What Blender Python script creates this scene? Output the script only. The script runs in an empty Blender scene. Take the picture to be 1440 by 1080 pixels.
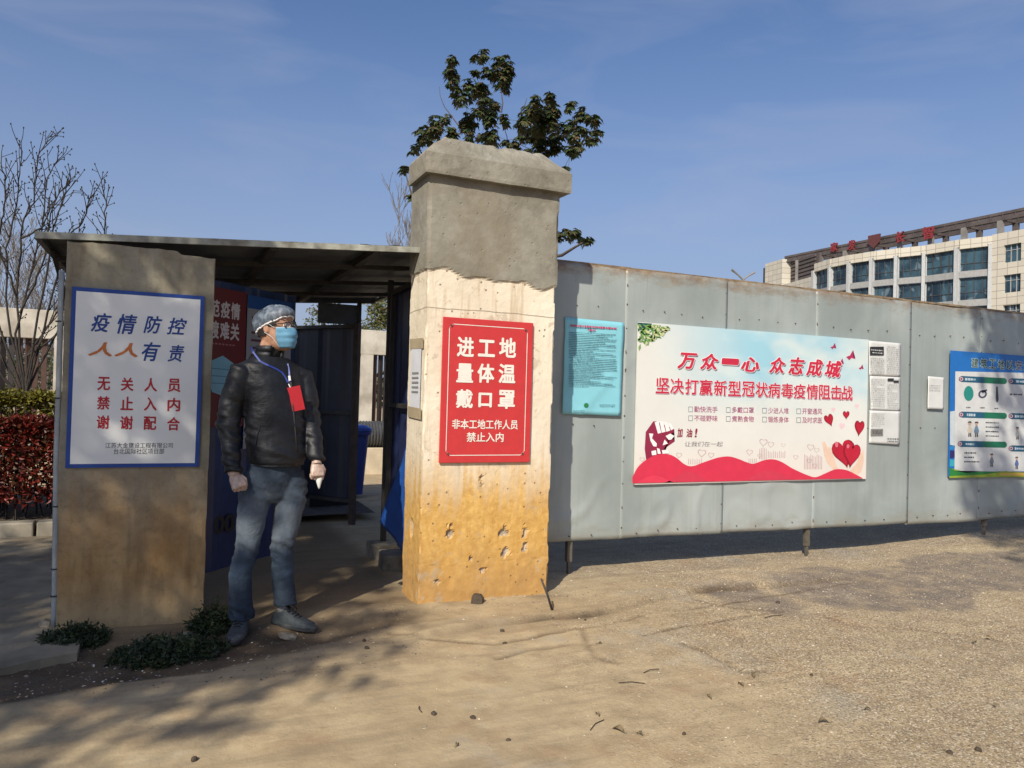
import bpy, bmesh, math, random
import numpy as np
from mathutils import Vector, Matrix, noise
random.seed(7); rng = np.random.default_rng(7)
R = math.radians
SC = bpy.context.scene
COL = SC.collection

# ---------------------------------------------------------------- camera
CAM_H = 1.31
def cam_axes(yaw=24.1, pitch=.95, roll=1.6):
    y, p, r = R(yaw), R(pitch), R(roll)
    F = Vector((math.sin(y)*math.cos(p), math.cos(y)*math.cos(p), math.sin(p)))
    R0 = Vector((math.cos(y), -math.sin(y), 0)); U0 = R0.cross(F)
    Rt = R0*math.cos(r)+U0*math.sin(r); U = -R0*math.sin(r)+U0*math.cos(r)
    return F, Rt, U
CF, CR, CU = cam_axes()
cd = bpy.data.cameras.new('camera'); cam = bpy.data.objects.new('camera', cd); COL.objects.link(cam)
m = Matrix.Identity(4)
for i, v in enumerate((CR, CU, -CF)):
    for k in range(3): m[k][i] = v[k]
m.translation = (0, 0, CAM_H)
cam.matrix_world = m
cd.sensor_width = 36; cd.lens = 27; cd.clip_start = .05; cd.clip_end = 3000
SC.camera = cam

# ---------------------------------------------------------------- sky, sun, exposure
LD = Vector((.93, 1.0, -1.02)).normalized()      # the way the light travels
SUN_EL = math.asin(-LD.z); SUN_AZ = math.atan2(-LD.x, -LD.y)
w = bpy.data.worlds.new('World'); SC.world = w; w.use_nodes = True
nt = w.node_tree; nt.nodes.clear()
sky = nt.nodes.new('ShaderNodeTexSky'); sky.sky_type = 'NISHITA'; sky.sun_disc = False
sky.sun_elevation = SUN_EL; sky.sun_rotation = SUN_AZ
sky.altitude = 100; sky.air_density = 1.0; sky.dust_density = 2.6; sky.ozone_density = 5.0
bg = nt.nodes.new('ShaderNodeBackground'); bg.inputs[1].default_value = .108
wo = nt.nodes.new('ShaderNodeOutputWorld')
# very thin high cloud, everywhere alike
tc = nt.nodes.new('ShaderNodeTexCoord'); mp = nt.nodes.new('ShaderNodeMapping'); mp.inputs['Scale'].default_value = (1.2, 1.2, 5)
nz = nt.nodes.new('ShaderNodeTexNoise'); nz.inputs['Scale'].default_value = 2.9; nz.inputs['Detail'].default_value = 5; nz.inputs['Distortion'].default_value = .6
cr_ = nt.nodes.new('ShaderNodeMapRange'); cr_.inputs[1].default_value = .5; cr_.inputs[2].default_value = .85; cr_.inputs[3].default_value = 0; cr_.inputs[4].default_value = .34
mx = nt.nodes.new('ShaderNodeMix'); mx.data_type = 'RGBA'; mx.inputs[7].default_value = (3.8, 4.1, 5.2, 1)
L = nt.links.new
L(tc.outputs['Generated'], mp.inputs[0]); L(mp.outputs[0], nz.inputs[0]); L(nz.outputs[0], cr_.inputs[0]); L(cr_.outputs[0], mx.inputs[0])
tint = nt.nodes.new('ShaderNodeMix'); tint.data_type = 'RGBA'; tint.blend_type = 'MULTIPLY'; tint.inputs[0].default_value = 1; tint.inputs[7].default_value = (.96, 1.0, 1.10, 1)
sz = nt.nodes.new('ShaderNodeSeparateXYZ'); L(tc.outputs['Generated'], sz.inputs[0])
hz = nt.nodes.new('ShaderNodeMapRange'); hz.interpolation_type = 'SMOOTHSTEP'; hz.inputs[1].default_value = .0; hz.inputs[2].default_value = .50; hz.inputs[3].default_value = .68; hz.inputs[4].default_value = 0; L(sz.outputs[2], hz.inputs[0])
hm = nt.nodes.new('ShaderNodeMix'); hm.data_type = 'RGBA'; hm.inputs[7].default_value = (3.05, 3.5, 4.75, 1)      # spring haze low in the sky, the same all round
L(sky.outputs[0], tint.inputs[6]); L(tint.outputs[2], hm.inputs[6]); L(hz.outputs[0], hm.inputs[0]); L(hm.outputs[2], mx.inputs[6]); L(mx.outputs[2], bg.inputs[0]); L(bg.outputs[0], wo.inputs[0])
sl = bpy.data.lights.new('sun', 'SUN'); sl.energy = 4.9; sl.angle = R(.55); sl.color = (1, .91, .76)
so = bpy.data.objects.new('sun', sl); COL.objects.link(so)
so.rotation_euler = LD.to_track_quat('-Z', 'Y').to_euler(); so.location = (-6, -6, 9)
SC.view_settings.view_transform = 'Standard'; SC.view_settings.look = 'None'
SC.view_settings.exposure = .14; SC.view_settings.gamma = 1; SC.view_settings.use_curve_mapping = False

# ---------------------------------------------------------------- helpers
def ray(px, py): return CF + CR*((px-720)/1080) + CU*((540-py)/1080)
def onY(px, py, Y):
    d = ray(px, py); t = Y/d.y; return Vector((d.x*t, Y, d.z*t+CAM_H))
def onZ(px, py, z=0):
    d = ray(px, py); t = (z-CAM_H)/d.z; return Vector((d.x*t, d.y*t, z))
def atD(px, py, depth):
    d = ray(px, py); return Vector((0, 0, CAM_H)) + d*depth

def put(o, parent=None):
    COL.objects.link(o)
    if parent is not None: o.parent = parent
    return o
def tag(o, label=None, cat=None, group=None, kind=None):
    if label: o['label'] = label
    if cat: o['category'] = cat
    if group: o['group'] = group
    if kind: o['kind'] = kind
    return o
def thing(name, label, cat, loc=(0, 0, 0), rz=0, group=None):
    o = bpy.data.objects.new(name, None); o.empty_display_size = .1
    o.location = loc; o.rotation_euler = (0, 0, rz); put(o); return tag(o, label, cat, group)
def copy_tree(o, parent=None):
    c = o.copy(); COL.objects.link(c); c.parent = parent
    for ch in list(o.children): copy_tree(ch, c)
    return c

class MB:
    def __init__(s): s.v = []; s.f = []; s.m = []; s.c = []
    def quad(s, a, b, c, d, mi=0):
        n = len(s.v); s.v += [tuple(a), tuple(b), tuple(c), tuple(d)]; s.f.append((n, n+1, n+2, n+3)); s.m.append(mi)
    def poly(s, pts, mi=0):
        n = len(s.v); s.v += [tuple(p) for p in pts]; s.f.append(tuple(range(n, n+len(pts)))); s.m.append(mi)
    def box(s, a, b, mi=0, M=None):
        x0, y0, z0 = a; x1, y1, z1 = b; n = len(s.v)
        vs = [(x0,y0,z0),(x1,y0,z0),(x1,y1,z0),(x0,y1,z0),(x0,y0,z1),(x1,y0,z1),(x1,y1,z1),(x0,y1,z1)]
        if M is not None: vs = [tuple(M @ Vector(v)) for v in vs]
        s.v += vs
        for f in ((0,3,2,1),(4,5,6,7),(0,1,5,4),(1,2,6,5),(2,3,7,6),(3,0,4,7)): s.f.append(tuple(n+i for i in f)); s.m.append(mi)
    def bar(s, p, q, wd, ht=None, mi=0, up=(0, 0, 1)):
        p, q = Vector(p), Vector(q); d = (q-p).normalized(); ht = ht or wd
        up = Vector(up)
        if abs(d.dot(up)) > .98: up = Vector((0, 1, 0))
        x = d.cross(up).normalized()*wd/2; y = x.cross(d).normalized()*ht/2
        n = len(s.v)
        for e in (p, q):
            for sx, sy in ((-1,-1),(1,-1),(1,1),(-1,1)): s.v.append(tuple(e+x*sx+y*sy))
        for f in ((3,2,1,0),(4,5,6,7),(0,1,5,4),(1,2,6,5),(2,3,7,6),(3,0,4,7)): s.f.append(tuple(n+i for i in f)); s.m.append(mi)
    def tube(s, pts, rad, seg=8, mi=0, caps=True, el=1.0):
        pts = [Vector(p) for p in pts]; k = len(pts)
        rad = [rad]*k if isinstance(rad, (int, float)) else rad
        n0 = len(s.v); prev = None
        for i, p in enumerate(pts):
            d = (pts[min(i+1, k-1)]-pts[max(i-1, 0)])
            d = d.normalized() if d.length > 1e-9 else Vector((0, 0, 1))
            if prev is None:
                a = Vector((1, 0, 0)) if abs(d.x) < .8 else Vector((0, 1, 0))
                x = (a - d*a.dot(d)).normalized()
            else: x = (prev - d*prev.dot(d)).normalized()
            prev = x; y = d.cross(x)
            r = rad[i]; rx, ry = (r if isinstance(r, (tuple, list)) else (r, r*el))
            for j in range(seg):
                t = 2*math.pi*j/seg; s.v.append(tuple(p + x*math.cos(t)*rx + y*math.sin(t)*ry))
        for i in range(k-1):
            for j in range(seg):
                a = n0+i*seg+j; b = n0+i*seg+(j+1) % seg; s.f.append((a, b, b+seg, a+seg)); s.m.append(mi)
        if caps:
            s.f.append(tuple(n0+j for j in reversed(range(seg)))); s.m.append(mi)
            s.f.append(tuple(n0+(k-1)*seg+j for j in range(seg))); s.m.append(mi)
    def loft(s, rings, mi=0, caps=True):
        n0 = len(s.v); seg = len(rings[0])
        for r in rings: s.v += [tuple(p) for p in r]
        for i in range(len(rings)-1):
            for j in range(seg):
                a = n0+i*seg+j; b = n0+i*seg+(j+1) % seg; s.f.append((a, b, b+seg, a+seg)); s.m.append(mi)
        if caps:
            s.f.append(tuple(n0+j for j in reversed(range(seg)))); s.m.append(mi)
            s.f.append(tuple(n0+(len(rings)-1)*seg+j for j in range(seg))); s.m.append(mi)
    def ell(s, c, r, seg=16, ring=10, M=None, mi=0):
        rings = []
        for i in range(1, ring):
            a = math.pi*i/ring - math.pi/2
            rr = [Vector((r[0]*math.cos(a)*math.cos(2*math.pi*j/seg), r[1]*math.cos(a)*math.sin(2*math.pi*j/seg), r[2]*math.sin(a))) for j in range(seg)]
            if M is not None: rr = [M @ p for p in rr]
            rings.append([Vector(c)+p for p in rr])
        s.loft(rings, mi)
    def mesh(s, name):
        me = bpy.data.meshes.new(name); me.from_pydata(s.v, [], s.f)
        if any(s.m): me.polygons.foreach_set('material_index', s.m)
        me.update(); return me
    def build(s, name, mats, parent=None, smooth=False, bevel=0):
        me = s.mesh(name)
        for mm in (mats if isinstance(mats, (list, tuple)) else [mats]): me.materials.append(mm)
        if smooth: me.polygons.foreach_set('use_smooth', [True]*len(me.polygons))
        if bevel:
            bm = bmesh.new(); bm.from_mesh(me)
            bmesh.ops.bevel(bm, geom=bm.edges[:], offset=bevel, segments=2, profile=.5, affect='EDGES')
            bm.to_mesh(me); bm.free()
        return put(bpy.data.objects.new(name, me), parent)

# ---- materials
def lin(c):
    if isinstance(c, (int, float)): return (c, c, c)
    return c
def srgb(r, g, b):
    f = lambda x: (x/255/12.92) if x <= 10 else (((x/255)+.055)/1.055)**2.4
    return (f(r), f(g), f(b))
def newmat(name):
    mt = bpy.data.materials.new(name); mt.use_nodes = True; n = mt.node_tree
    return mt, n, n.nodes['Principled BSDF']
def nd(n, t, **kw):
    o = n.nodes.new(t)
    for k, v in kw.items():
        if k.startswith('i'): o.inputs[int(k[1:])].default_value = v
        else: setattr(o, k, v)
    return o
def coords(n, scale=(1, 1, 1)):
    g = nd(n, 'ShaderNodeNewGeometry'); mpn = nd(n, 'ShaderNodeMapping'); mpn.inputs['Scale'].default_value = scale
    n.links.new(g.outputs['Position'], mpn.inputs[0]); return mpn.outputs[0]
def ocoords(n, scale=(1, 1, 1)):
    g = nd(n, 'ShaderNodeTexCoord'); mpn = nd(n, 'ShaderNodeMapping'); mpn.inputs['Scale'].default_value = scale
    n.links.new(g.outputs['Object'], mpn.inputs[0]); return mpn.outputs[0]
def noi(n, co, sc, det=5, rough=.6, dist=0):
    t = nd(n, 'ShaderNodeTexNoise'); t.inputs['Scale'].default_value = sc; t.inputs['Detail'].default_value = det
    t.inputs['Roughness'].default_value = rough; t.inputs['Distortion'].default_value = dist
    n.links.new(co, t.inputs[0]); return t.outputs[0]
def rmp(n, v, a, b, c=0., d=1.):
    t = nd(n, 'ShaderNodeMapRange', i1=a, i2=b, i3=c, i4=d); n.links.new(v, t.inputs[0]); return t.outputs[0]
def mix(n, f, a, b, mode='MIX'):
    t = nd(n, 'ShaderNodeMix', data_type='RGBA', blend_type=mode)
    for sock, v in ((0, f), (6, a), (7, b)):
        if isinstance(v, (int, float)) and sock == 0: t.inputs[0].default_value = v
        elif isinstance(v, (tuple, list)): t.inputs[sock].default_value = (*v[:3], 1)
        else: n.links.new(v, t.inputs[sock])
    return t.outputs[2]
def mth(n, op, a, b=None):
    t = nd(n, 'ShaderNodeMath', operation=op)
    for i, v in enumerate((a, b)):
        if v is None: continue
        if isinstance(v, (int, float)): t.inputs[i].default_value = v
        else: n.links.new(v, t.inputs[i])
    return t.outputs[0]
def bump(n, p, h, st=.3, dist=.01):
    b = nd(n, 'ShaderNodeBump'); b.inputs['Strength'].default_value = st; b.inputs['Distance'].default_value = dist
    n.links.new(h, b.inputs['Height']); n.links.new(b.outputs[0], p.inputs['Normal']); return b
def sep(n, co):
    s = nd(n, 'ShaderNodeSeparateXYZ'); n.links.new(co, s.inputs[0]); return s.outputs
def M_(name, col, rough=.6, var=.15, sc=8, bst=.15, bsc=60, metal=0, spec=.5, obj=False, stretch=(1, 1, 1), col2=None):
    mt, n, p = newmat(name); co = ocoords(n, stretch) if obj else coords(n, stretch)
    a = noi(n, co, sc); col = lin(col)
    lo = tuple(c*(1-var) for c in col) if col2 is None else col2; hi = tuple(min(1, c*(1+var)) for c in col)
    c = mix(n, rmp(n, a, .35, .65), lo, hi); n.links.new(c, p.inputs['Base Color'])
    p.inputs['Roughness'].default_value = rough; p.inputs['Metallic'].default_value = metal
    p.inputs['Specular IOR Level'].default_value = spec
    if bst: bump(n, p, noi(n, co, bsc, 4), bst, .004)
    return mt
def leafmat(name, cols, rough=.5, trans=.25, attr=True):
    mt, n, p = newmat(name)
    o = nd(n, 'ShaderNodeNewGeometry'); r = nd(n, 'ShaderNodeValToRGB')
    e = r.color_ramp.elements
    for i, c in enumerate(cols):
        if i < 2: e[i].position = i/(len(cols)-1); e[i].color = (*c, 1)
        else: x = e.new(i/(len(cols)-1)); x.color = (*c, 1)
    for i, c in enumerate(cols): e[i].position = i/(len(cols)-1); e[i].color = (*c, 1)
    n.links.new(o.outputs['Random Per Island'], r.inputs[0]); n.links.new(r.outputs[0], p.inputs['Base Color'])
    p.inputs['Roughness'].default_value = rough
    if trans:
        t = nd(n, 'ShaderNodeBsdfTranslucent'); n.links.new(r.outputs[0], t.inputs[0]); ms = nd(n, 'ShaderNodeMixShader', i0=trans)
        n.links.new(p.outputs[0], ms.inputs[1]); n.links.new(t.outputs[0], ms.inputs[2]); n.links.new(ms.outputs[0], n.nodes['Material Output'].inputs[0])
    return mt
_pr = {}
def ink(r, g, b, name=None):
    k = (r, g, b)
    if k not in _pr:
        _pr[k] = M_('print_%d_%d_%d' % k, tuple(.80*v for v in srgb(r, g, b)), .55, .05, 15, 0)
    return _pr[k]
def N3(p, s=1.0): return noise.noise(Vector(p)*s)
def sst(a, b, x): t = np.clip((x-a)/(b-a), 0, 1); return t*t*(3-2*t)

# ================================================================= GROUND
def vnoise(x, y, sc, seed=0):
    x = np.asarray(x)*sc+seed*17.3; y = np.asarray(y)*sc+seed*31.7
    xi = np.floor(x).astype(np.int64); yi = np.floor(y).astype(np.int64); fx = x-xi; fy = y-yi
    fx = fx*fx*(3-2*fx); fy = fy*fy*(3-2*fy)
    def h(a, b):
        v = (a*374761393 + b*668265263 + seed*144665) & 0xffffffff
        v = ((v ^ (v >> 13))*1274126177) & 0xffffffff
        return ((v ^ (v >> 16)) & 0xffff)/65535.0
    return (h(xi, yi)*(1-fx)+h(xi+1, yi)*fx)*(1-fy)+(h(xi, yi+1)*(1-fx)+h(xi+1, yi+1)*fx)*fy
def fbm(x, y, sc, seed=0, o=4):
    s = 0; a = .5
    for i in range(o): s = s+a*(vnoise(x, y, sc*2**i, seed+i)-.5); a *= .5
    return s
def lip_y(x):   # ragged front edge of the old concrete at the gate: Y as a function of X
    return 4.02+.10*fbm(x, x*0, 1.3, 5)*2+.05*fbm(x, x*0, 6, 9) + .28*sst(2.2, 3.6, x) - .35*sst(4.2, 7.5, x)
def strip_y(x): # front edge of the dirt strip on the left
    return 3.71+.10*sst(-.6, .0, x)+.44*sst(-.05, 1.4, x)+.16*fbm(x, x*0, 1.6, 3)
CRK = []
for pl_ in ([(548, 892), (600, 899), (645, 903), (700, 905), (745, 897), (800, 886), (850, 879), (905, 866)], [(818, 884), (826, 905), (838, 922), (872, 934)], [(905, 893), (960, 881), (1015, 873), (1075, 863), (1100, 861)], [(975, 843), (1010, 852), (1060, 858), (1100, 860)], [(1163, 868), (1200, 879), (1260, 883), (1330, 889), (1390, 897), (1450, 906)], [(700, 925), (740, 914), (800, 905), (838, 905)], [(960, 905), (1010, 925), (1045, 945), (1075, 943)]):
    CRK.append([onZ(a_, b_) for a_, b_ in pl_])
def crackd(x, y):
    d = np.full(x.shape, 9.); wob = .02*fbm(x, y, 9, 14)*2
    for pl_ in CRK:
        for a_, b_ in zip(pl_[:-1], pl_[1:]):
            vx, vy = b_.x-a_.x, b_.y-a_.y; t = np.clip(((x-a_.x)*vx+(y-a_.y)*vy)/(vx*vx+vy*vy), 0, 1); d = np.minimum(d, np.hypot(x-a_.x-t*vx, y-a_.y-t*vy+wob))
    return d
def gh(x, y):
    x = np.asarray(x, float); y = np.asarray(y, float)
    near = sst(60, 14, np.hypot(x, y))
    z = .09*sst(5.6, 8.0, x)*sst(3.4, 5.0, y)
    z = z+.030*fbm(x, y, .7, 1)*near+.010*fbm(x, y, 5, 2)*near+.006*fbm(x, y, 16, 4)*near
    ly = lip_y(x); z = z+.034*sst(-.010, .014, y-ly)*sst(1.0, 1.4, x)*sst(5.4, 3.8, x)*sst(5.2, 4.4, y)
    z = z-.012*np.exp(-(crackd(x, y)/.016)**2)
    # dirt strip is a little sunk, crumbly
    sy = strip_y(x); inside = sst(-.03, .14, y-sy+.05*fbm(x, y, 5, 15))*sst(4.55, 4.3, y+.25*sst(-.3, -.8, x))*sst(1.45, 1.15, x)
    z = z-.028*inside+inside*.035*np.maximum(fbm(x, y, 11, 8), -.1)
    # crumbs banked up at the pillar foot
    z = z-.030*sst(3.9, 4.3, y)*sst(5.0, 4.7, y)*sst(1.1, 1.35, x)*sst(2.9, 2.4, x)+.016*sst(.16, 0, np.abs(y-4.52))*sst(1.3, 1.5, x)*sst(2.5, 2.3, x)*(.6+fbm(x, y, 9, 6)*2)
    return z
def ghs(x, y): return float(gh(np.array([x]), np.array([y]))[0])
def axis(lo, hi, step, out, grow=1.22):
    a = list(np.arange(lo, hi+1e-6, step)); s = step; x = a[-1]; r = []
    while x < out: s *= grow; x += s; r.append(x)
    s = step; x = a[0]; l = []
    while x > -out: s *= grow; x -= s; l.append(x)
    return np.array(l[::-1]+a+r)
gx = axis(-2.6, 8.4, .021, 1200); gy = axis(2.2, 6.6, .021, 1200)
GX, GY = np.meshgrid(gx, gy); GZ = gh(GX, GY)
nx, ny = len(gx), len(gy)
V = np.stack([GX.ravel(), GY.ravel(), GZ.ravel()], 1)
idx = np.arange(nx*ny).reshape(ny, nx)
Fq = np.stack([idx[:-1, :-1].ravel(), idx[:-1, 1:].ravel(), idx[1:, 1:].ravel(), idx[1:, :-1].ravel()], 1)
me = bpy.data.meshes.new('ground'); me.vertices.add(len(V)); me.vertices.foreach_set('co', V.ravel())
me.loops.add(Fq.size); me.loops.foreach_set('vertex_index', Fq.ravel().astype(np.int32))
me.polygons.add(len(Fq)); me.polygons.foreach_set('loop_start', (np.arange(len(Fq))*4).astype(np.int32))
me.polygons.foreach_set('use_smooth', np.ones(len(Fq), bool)); me.update(calc_edges=True)
X, Y = V[:, 0], V[:, 1]
n1 = fbm(X, Y, 1.6, 11)*2; n2 = fbm(X, Y, 5, 12)*2
dirt = (.93-.45*sst(.5, 1.3, X))*sst(-.07, .12, Y-strip_y(X)+n2*.10)*sst(4.75, 4.35, Y+.25*sst(-.3, -.8, X)+n2*.1)*sst(1.75, 1.2, X+n1*.2)
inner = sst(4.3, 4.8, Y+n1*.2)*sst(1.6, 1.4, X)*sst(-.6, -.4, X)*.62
lipd = 1.3*np.exp(-((Y-lip_y(X)+.01)/.028)**2)*sst(1.0, 1.4, X)*sst(5.6, 4.0, X)*(.5+n1)
crack = np.exp(-(((Y-(4.0+.13*(X-3.4)+.05*fbm(X, X*0, 2.2, 21)*2))/.012)**2))*sst(2.9, 3.2, X)*sst(5.0, 4.6, X)*.8
foot = np.exp(-((Y-4.5)/.07)**2)*sst(1.3, 1.45, X)*sst(2.5, 2.35, X)*(.5+n2)
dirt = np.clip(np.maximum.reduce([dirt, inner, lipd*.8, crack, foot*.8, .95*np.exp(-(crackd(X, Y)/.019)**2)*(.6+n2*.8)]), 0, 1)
gr = sst(.0, .12, n1*.4 + .62 - np.hypot((X-5.9)/2.3, (Y-4.05)/.62)*.62) * sst(3.3, 3.5, Y+n1*.12)
gr = np.maximum(gr, sst(.15, .4, n1-.1)*sst(2.6, 3.6, X)*sst(4.9, 4.4, Y)*sst(3.5, 4.1, Y)*.6)
agg = sst(1.5, 3.3, X-.3*(Y-3)+n1*.7)
ca = me.color_attributes.new('zone', 'FLOAT_COLOR', 'POINT')
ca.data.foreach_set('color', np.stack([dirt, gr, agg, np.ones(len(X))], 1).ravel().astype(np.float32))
mt, n, p = newmat('sandy_concrete')
at_ = nd(n, 'ShaderNodeAttribute', attribute_name='zone'); sc3 = nd(n, 'ShaderNodeSeparateColor'); n.links.new(at_.outputs[0], sc3.inputs[0])
co = coords(n)
big = noi(n, co, .9, 5, .6, .4); mid = noi(n, co, 5, 6, .65); fine = noi(n, co, 70, 4, .7)
stk = noi(n, coords(n, (1.2, 6, 1)), 2.2, 5, .6)
base = mix(n, rmp(n, big, .3, .7), (.40, .31, .185), (.51, .405, .25))
base = mix(n, rmp(n, mid, .42, .7), base, (.315, .24, .145))
base = mix(n, rmp(n, stk, .52, .75, 0, .5), base, (.27, .215, .15))
base = mix(n, mth(n, 'MULTIPLY', rmp(n, fine, .35, .75, 0, .6), rmp(n, sc3.outputs[2], 0, 1, .4, 1)), base, (.20, .15, .095))
trk = noi(n, coords(n, (.35, 3.2, 1)), 1.7, 5, .6, .3); base = mix(n, rmp(n, trk, .53, .66, 0, .6), base, (.255, .195, .125)); base = mix(n, rmp(n, trk, .44, .32, 0, .5), base, (.52, .415, .25))
def vor(sc, rnd=1.0, feat='F1'):
    v = nd(n, 'ShaderNodeTexVoronoi', feature=feat); v.inputs['Scale'].default_value = sc; n.links.new(co, v.inputs[0]); return v
v1 = vor(85); v2 = vor(46)
s1 = nd(n, 'ShaderNodeSeparateColor'); n.links.new(v1.outputs['Color'], s1.inputs[0])
s2 = nd(n, 'ShaderNodeSeparateColor'); n.links.new(v2.outputs['Color'], s2.inputs[0])
peb1 = mth(n, 'MULTIPLY', rmp(n, v1.outputs['Distance'], .42, .3), mth(n, 'GREATER_THAN', s1.outputs[1], .62))
peb2 = mth(n, 'MULTIPLY', rmp(n, v2.outputs['Distance'], .36, .27), mth(n, 'GREATER_THAN', s2.outputs[1], .8))
pc = nd(n, 'ShaderNodeValToRGB'); e = pc.color_ramp.elements
e[0].color = (.07, .055, .045, 1); e[1].color = (.68, .60, .48, 1); x = e.new(.35); x.color = (.24, .19, .15, 1); x = e.new(.7); x.color = (.36, .30, .235, 1)
n.links.new(s1.outputs[0], pc.inputs[0])
pc2 = nd(n, 'ShaderNodeValToRGB'); e = pc2.color_ramp.elements
e[0].color = (.13, .11, .10, 1); e[1].color = (.66, .58, .46, 1); x = e.new(.5); x.color = (.33, .25, .17, 1); n.links.new(s2.outputs[0], pc2.inputs[0])
aggm = rmp(n, sc3.outputs[2], 0, 1, .03, 1)
base = mix(n, mth(n, 'MULTIPLY', peb1, mth(n, 'MULTIPLY', aggm, .75)), base, pc.outputs[0])
base = mix(n, mth(n, 'MULTIPLY', peb2, mth(n, 'MULTIPLY', sc3.outputs[2], .85)), base, pc2.outputs[0])
redm = noi(n, co, 1.9, 6, .7); base = mix(n, rmp(n, redm, .55, .68, 0, .55), base, (.33, .215, .12)); base = mix(n, rmp(n, noi(n, co, 1.3, 5, .65), .56, .66, 0, .5), base, (.34, .31, .25))
v3 = vor(150); s3v = nd(n, 'ShaderNodeSeparateColor'); n.links.new(v3.outputs['Color'], s3v.inputs[0]); base = mix(n, mth(n, 'MULTIPLY', mth(n, 'GREATER_THAN', s3v.outputs[0], .72), mth(n, 'MULTIPLY', aggm, .55)), base, (.12, .09, .06)); base = mix(n, mth(n, 'MULTIPLY', mth(n, 'LESS_THAN', s3v.outputs[0], .12), mth(n, 'MULTIPLY', aggm, .7)), base, (.62, .54, .42))
gcol = mix(n, rmp(n, v1.outputs['Distance'], .1, .6), pc.outputs[0], (.15, .125, .10))
gcol = mix(n, .35, gcol, (.17, .14, .115))
gm = mth(n, 'MULTIPLY', sc3.outputs[1], rmp(n, mid, .35, .6, .35, 1))
base = mix(n, gm, base, gcol)
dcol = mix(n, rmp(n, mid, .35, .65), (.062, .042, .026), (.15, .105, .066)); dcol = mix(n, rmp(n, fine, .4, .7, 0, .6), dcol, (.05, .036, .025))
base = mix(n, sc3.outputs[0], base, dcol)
n.links.new(base, p.inputs['Base Color']); p.inputs['Roughness'].default_value = .92; p.inputs['Specular IOR Level'].default_value = .25
hh = mth(n, 'ADD', mth(n, 'MULTIPLY', fine, .35), mth(n, 'ADD', mth(n, 'MULTIPLY', mth(n, 'MULTIPLY', peb1, aggm), .8), mth(n, 'MULTIPLY', peb2, sc3.outputs[2])))
hh = mth(n, 'ADD', hh, mth(n, 'MULTIPLY', mid, 1.2))
bump(n, p, hh, .8, .008)
me.materials.append(mt); MAT_GROUND = mt
g_ = put(bpy.data.objects.new('ground', me)); tag(g_, 'sandy concrete driveway with worn aggregate in front of the site gate', kind='structure')

# --- grey pavement slab on the left, with its broken front edge, and the kerb behind it
conc_pave = M_('pavement_concrete', (.27, .225, .155), .9, .28, 2.2, .8, 45, col2=(.15, .12, .08))
b = MB(); N = 60; top = []; rngx = np.linspace(-9, -.36, N)
def edge_y(x): return 4.02+.22*float(sst(-.9, -.36, x))+.06*float(fbm(np.array([x]), np.array([0.]), 3, 31)[0])*2
NY = 40
grid = [[Vector((x, edge_y(x)+(7.6-edge_y(x))*j/NY, .016+.02*float(fbm(np.array([x]), np.array([j*.11]), 1.5, 33)[0]) - (.006 if j == 0 else 0))) for j in range(NY+1)] for x in rngx]
for i in range(N-1):
    for j in range(NY): b.quad(grid[i][j], grid[i+1][j], grid[i+1][j+1], grid[i][j+1])
    a, c = grid[i][0], grid[i+1][0]; b.quad((a.x, a.y+.01, -.08), (c.x, c.y+.01, -.08), c, a)
for j in range(NY): a, c = grid[-1][j], grid[-1][j+1]; b.quad((a.x, a.y, -.08), (c.x, c.y, -.08), c, a)
tag(b.build('pavement', conc_pave), 'grey concrete pavement left of the sign pillar', kind='structure')
kerb = bpy.data.objects.new('kerb', None); put(kerb); tag(kerb, 'pale concrete kerb in front of the hedge', kind='structure'); kerb.location = (0, 7.75, 0)
km = M_('kerb_concrete', (.30, .27, .215), .85, .2, 5, .3)
b = MB(); b.box((.008, -.07, -.1), (.985, .09, .12)); proto = b.build('kerb_stone', km, kerb, bevel=.012); proto.location = (-1.0, 0, 0)
for k in range(8):
    if k == 7: continue
    c = proto.copy(); COL.objects.link(c); c.parent = kerb; c.location = (-2.0-k if k < 6 else 0.0, 0, random.uniform(-.004, .004))
soil = M_('planting_soil', (.07, .05, .035), .95, .4, 12, .8, 40)
b = MB()
for i in range(20):
    for j in range(4):
        f = lambda a, c: (-8+a*.5, 7.84+c*.7, .07+.03*N3((a*1.7, c*2.3, 0)))
        b.quad(f(i, j), f(i+1, j), f(i+1, j+1), f(i, j+1))
tag(b.build('planting_bed', soil, smooth=True), 'dark soil bed under the hedges', kind='structure')

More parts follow.
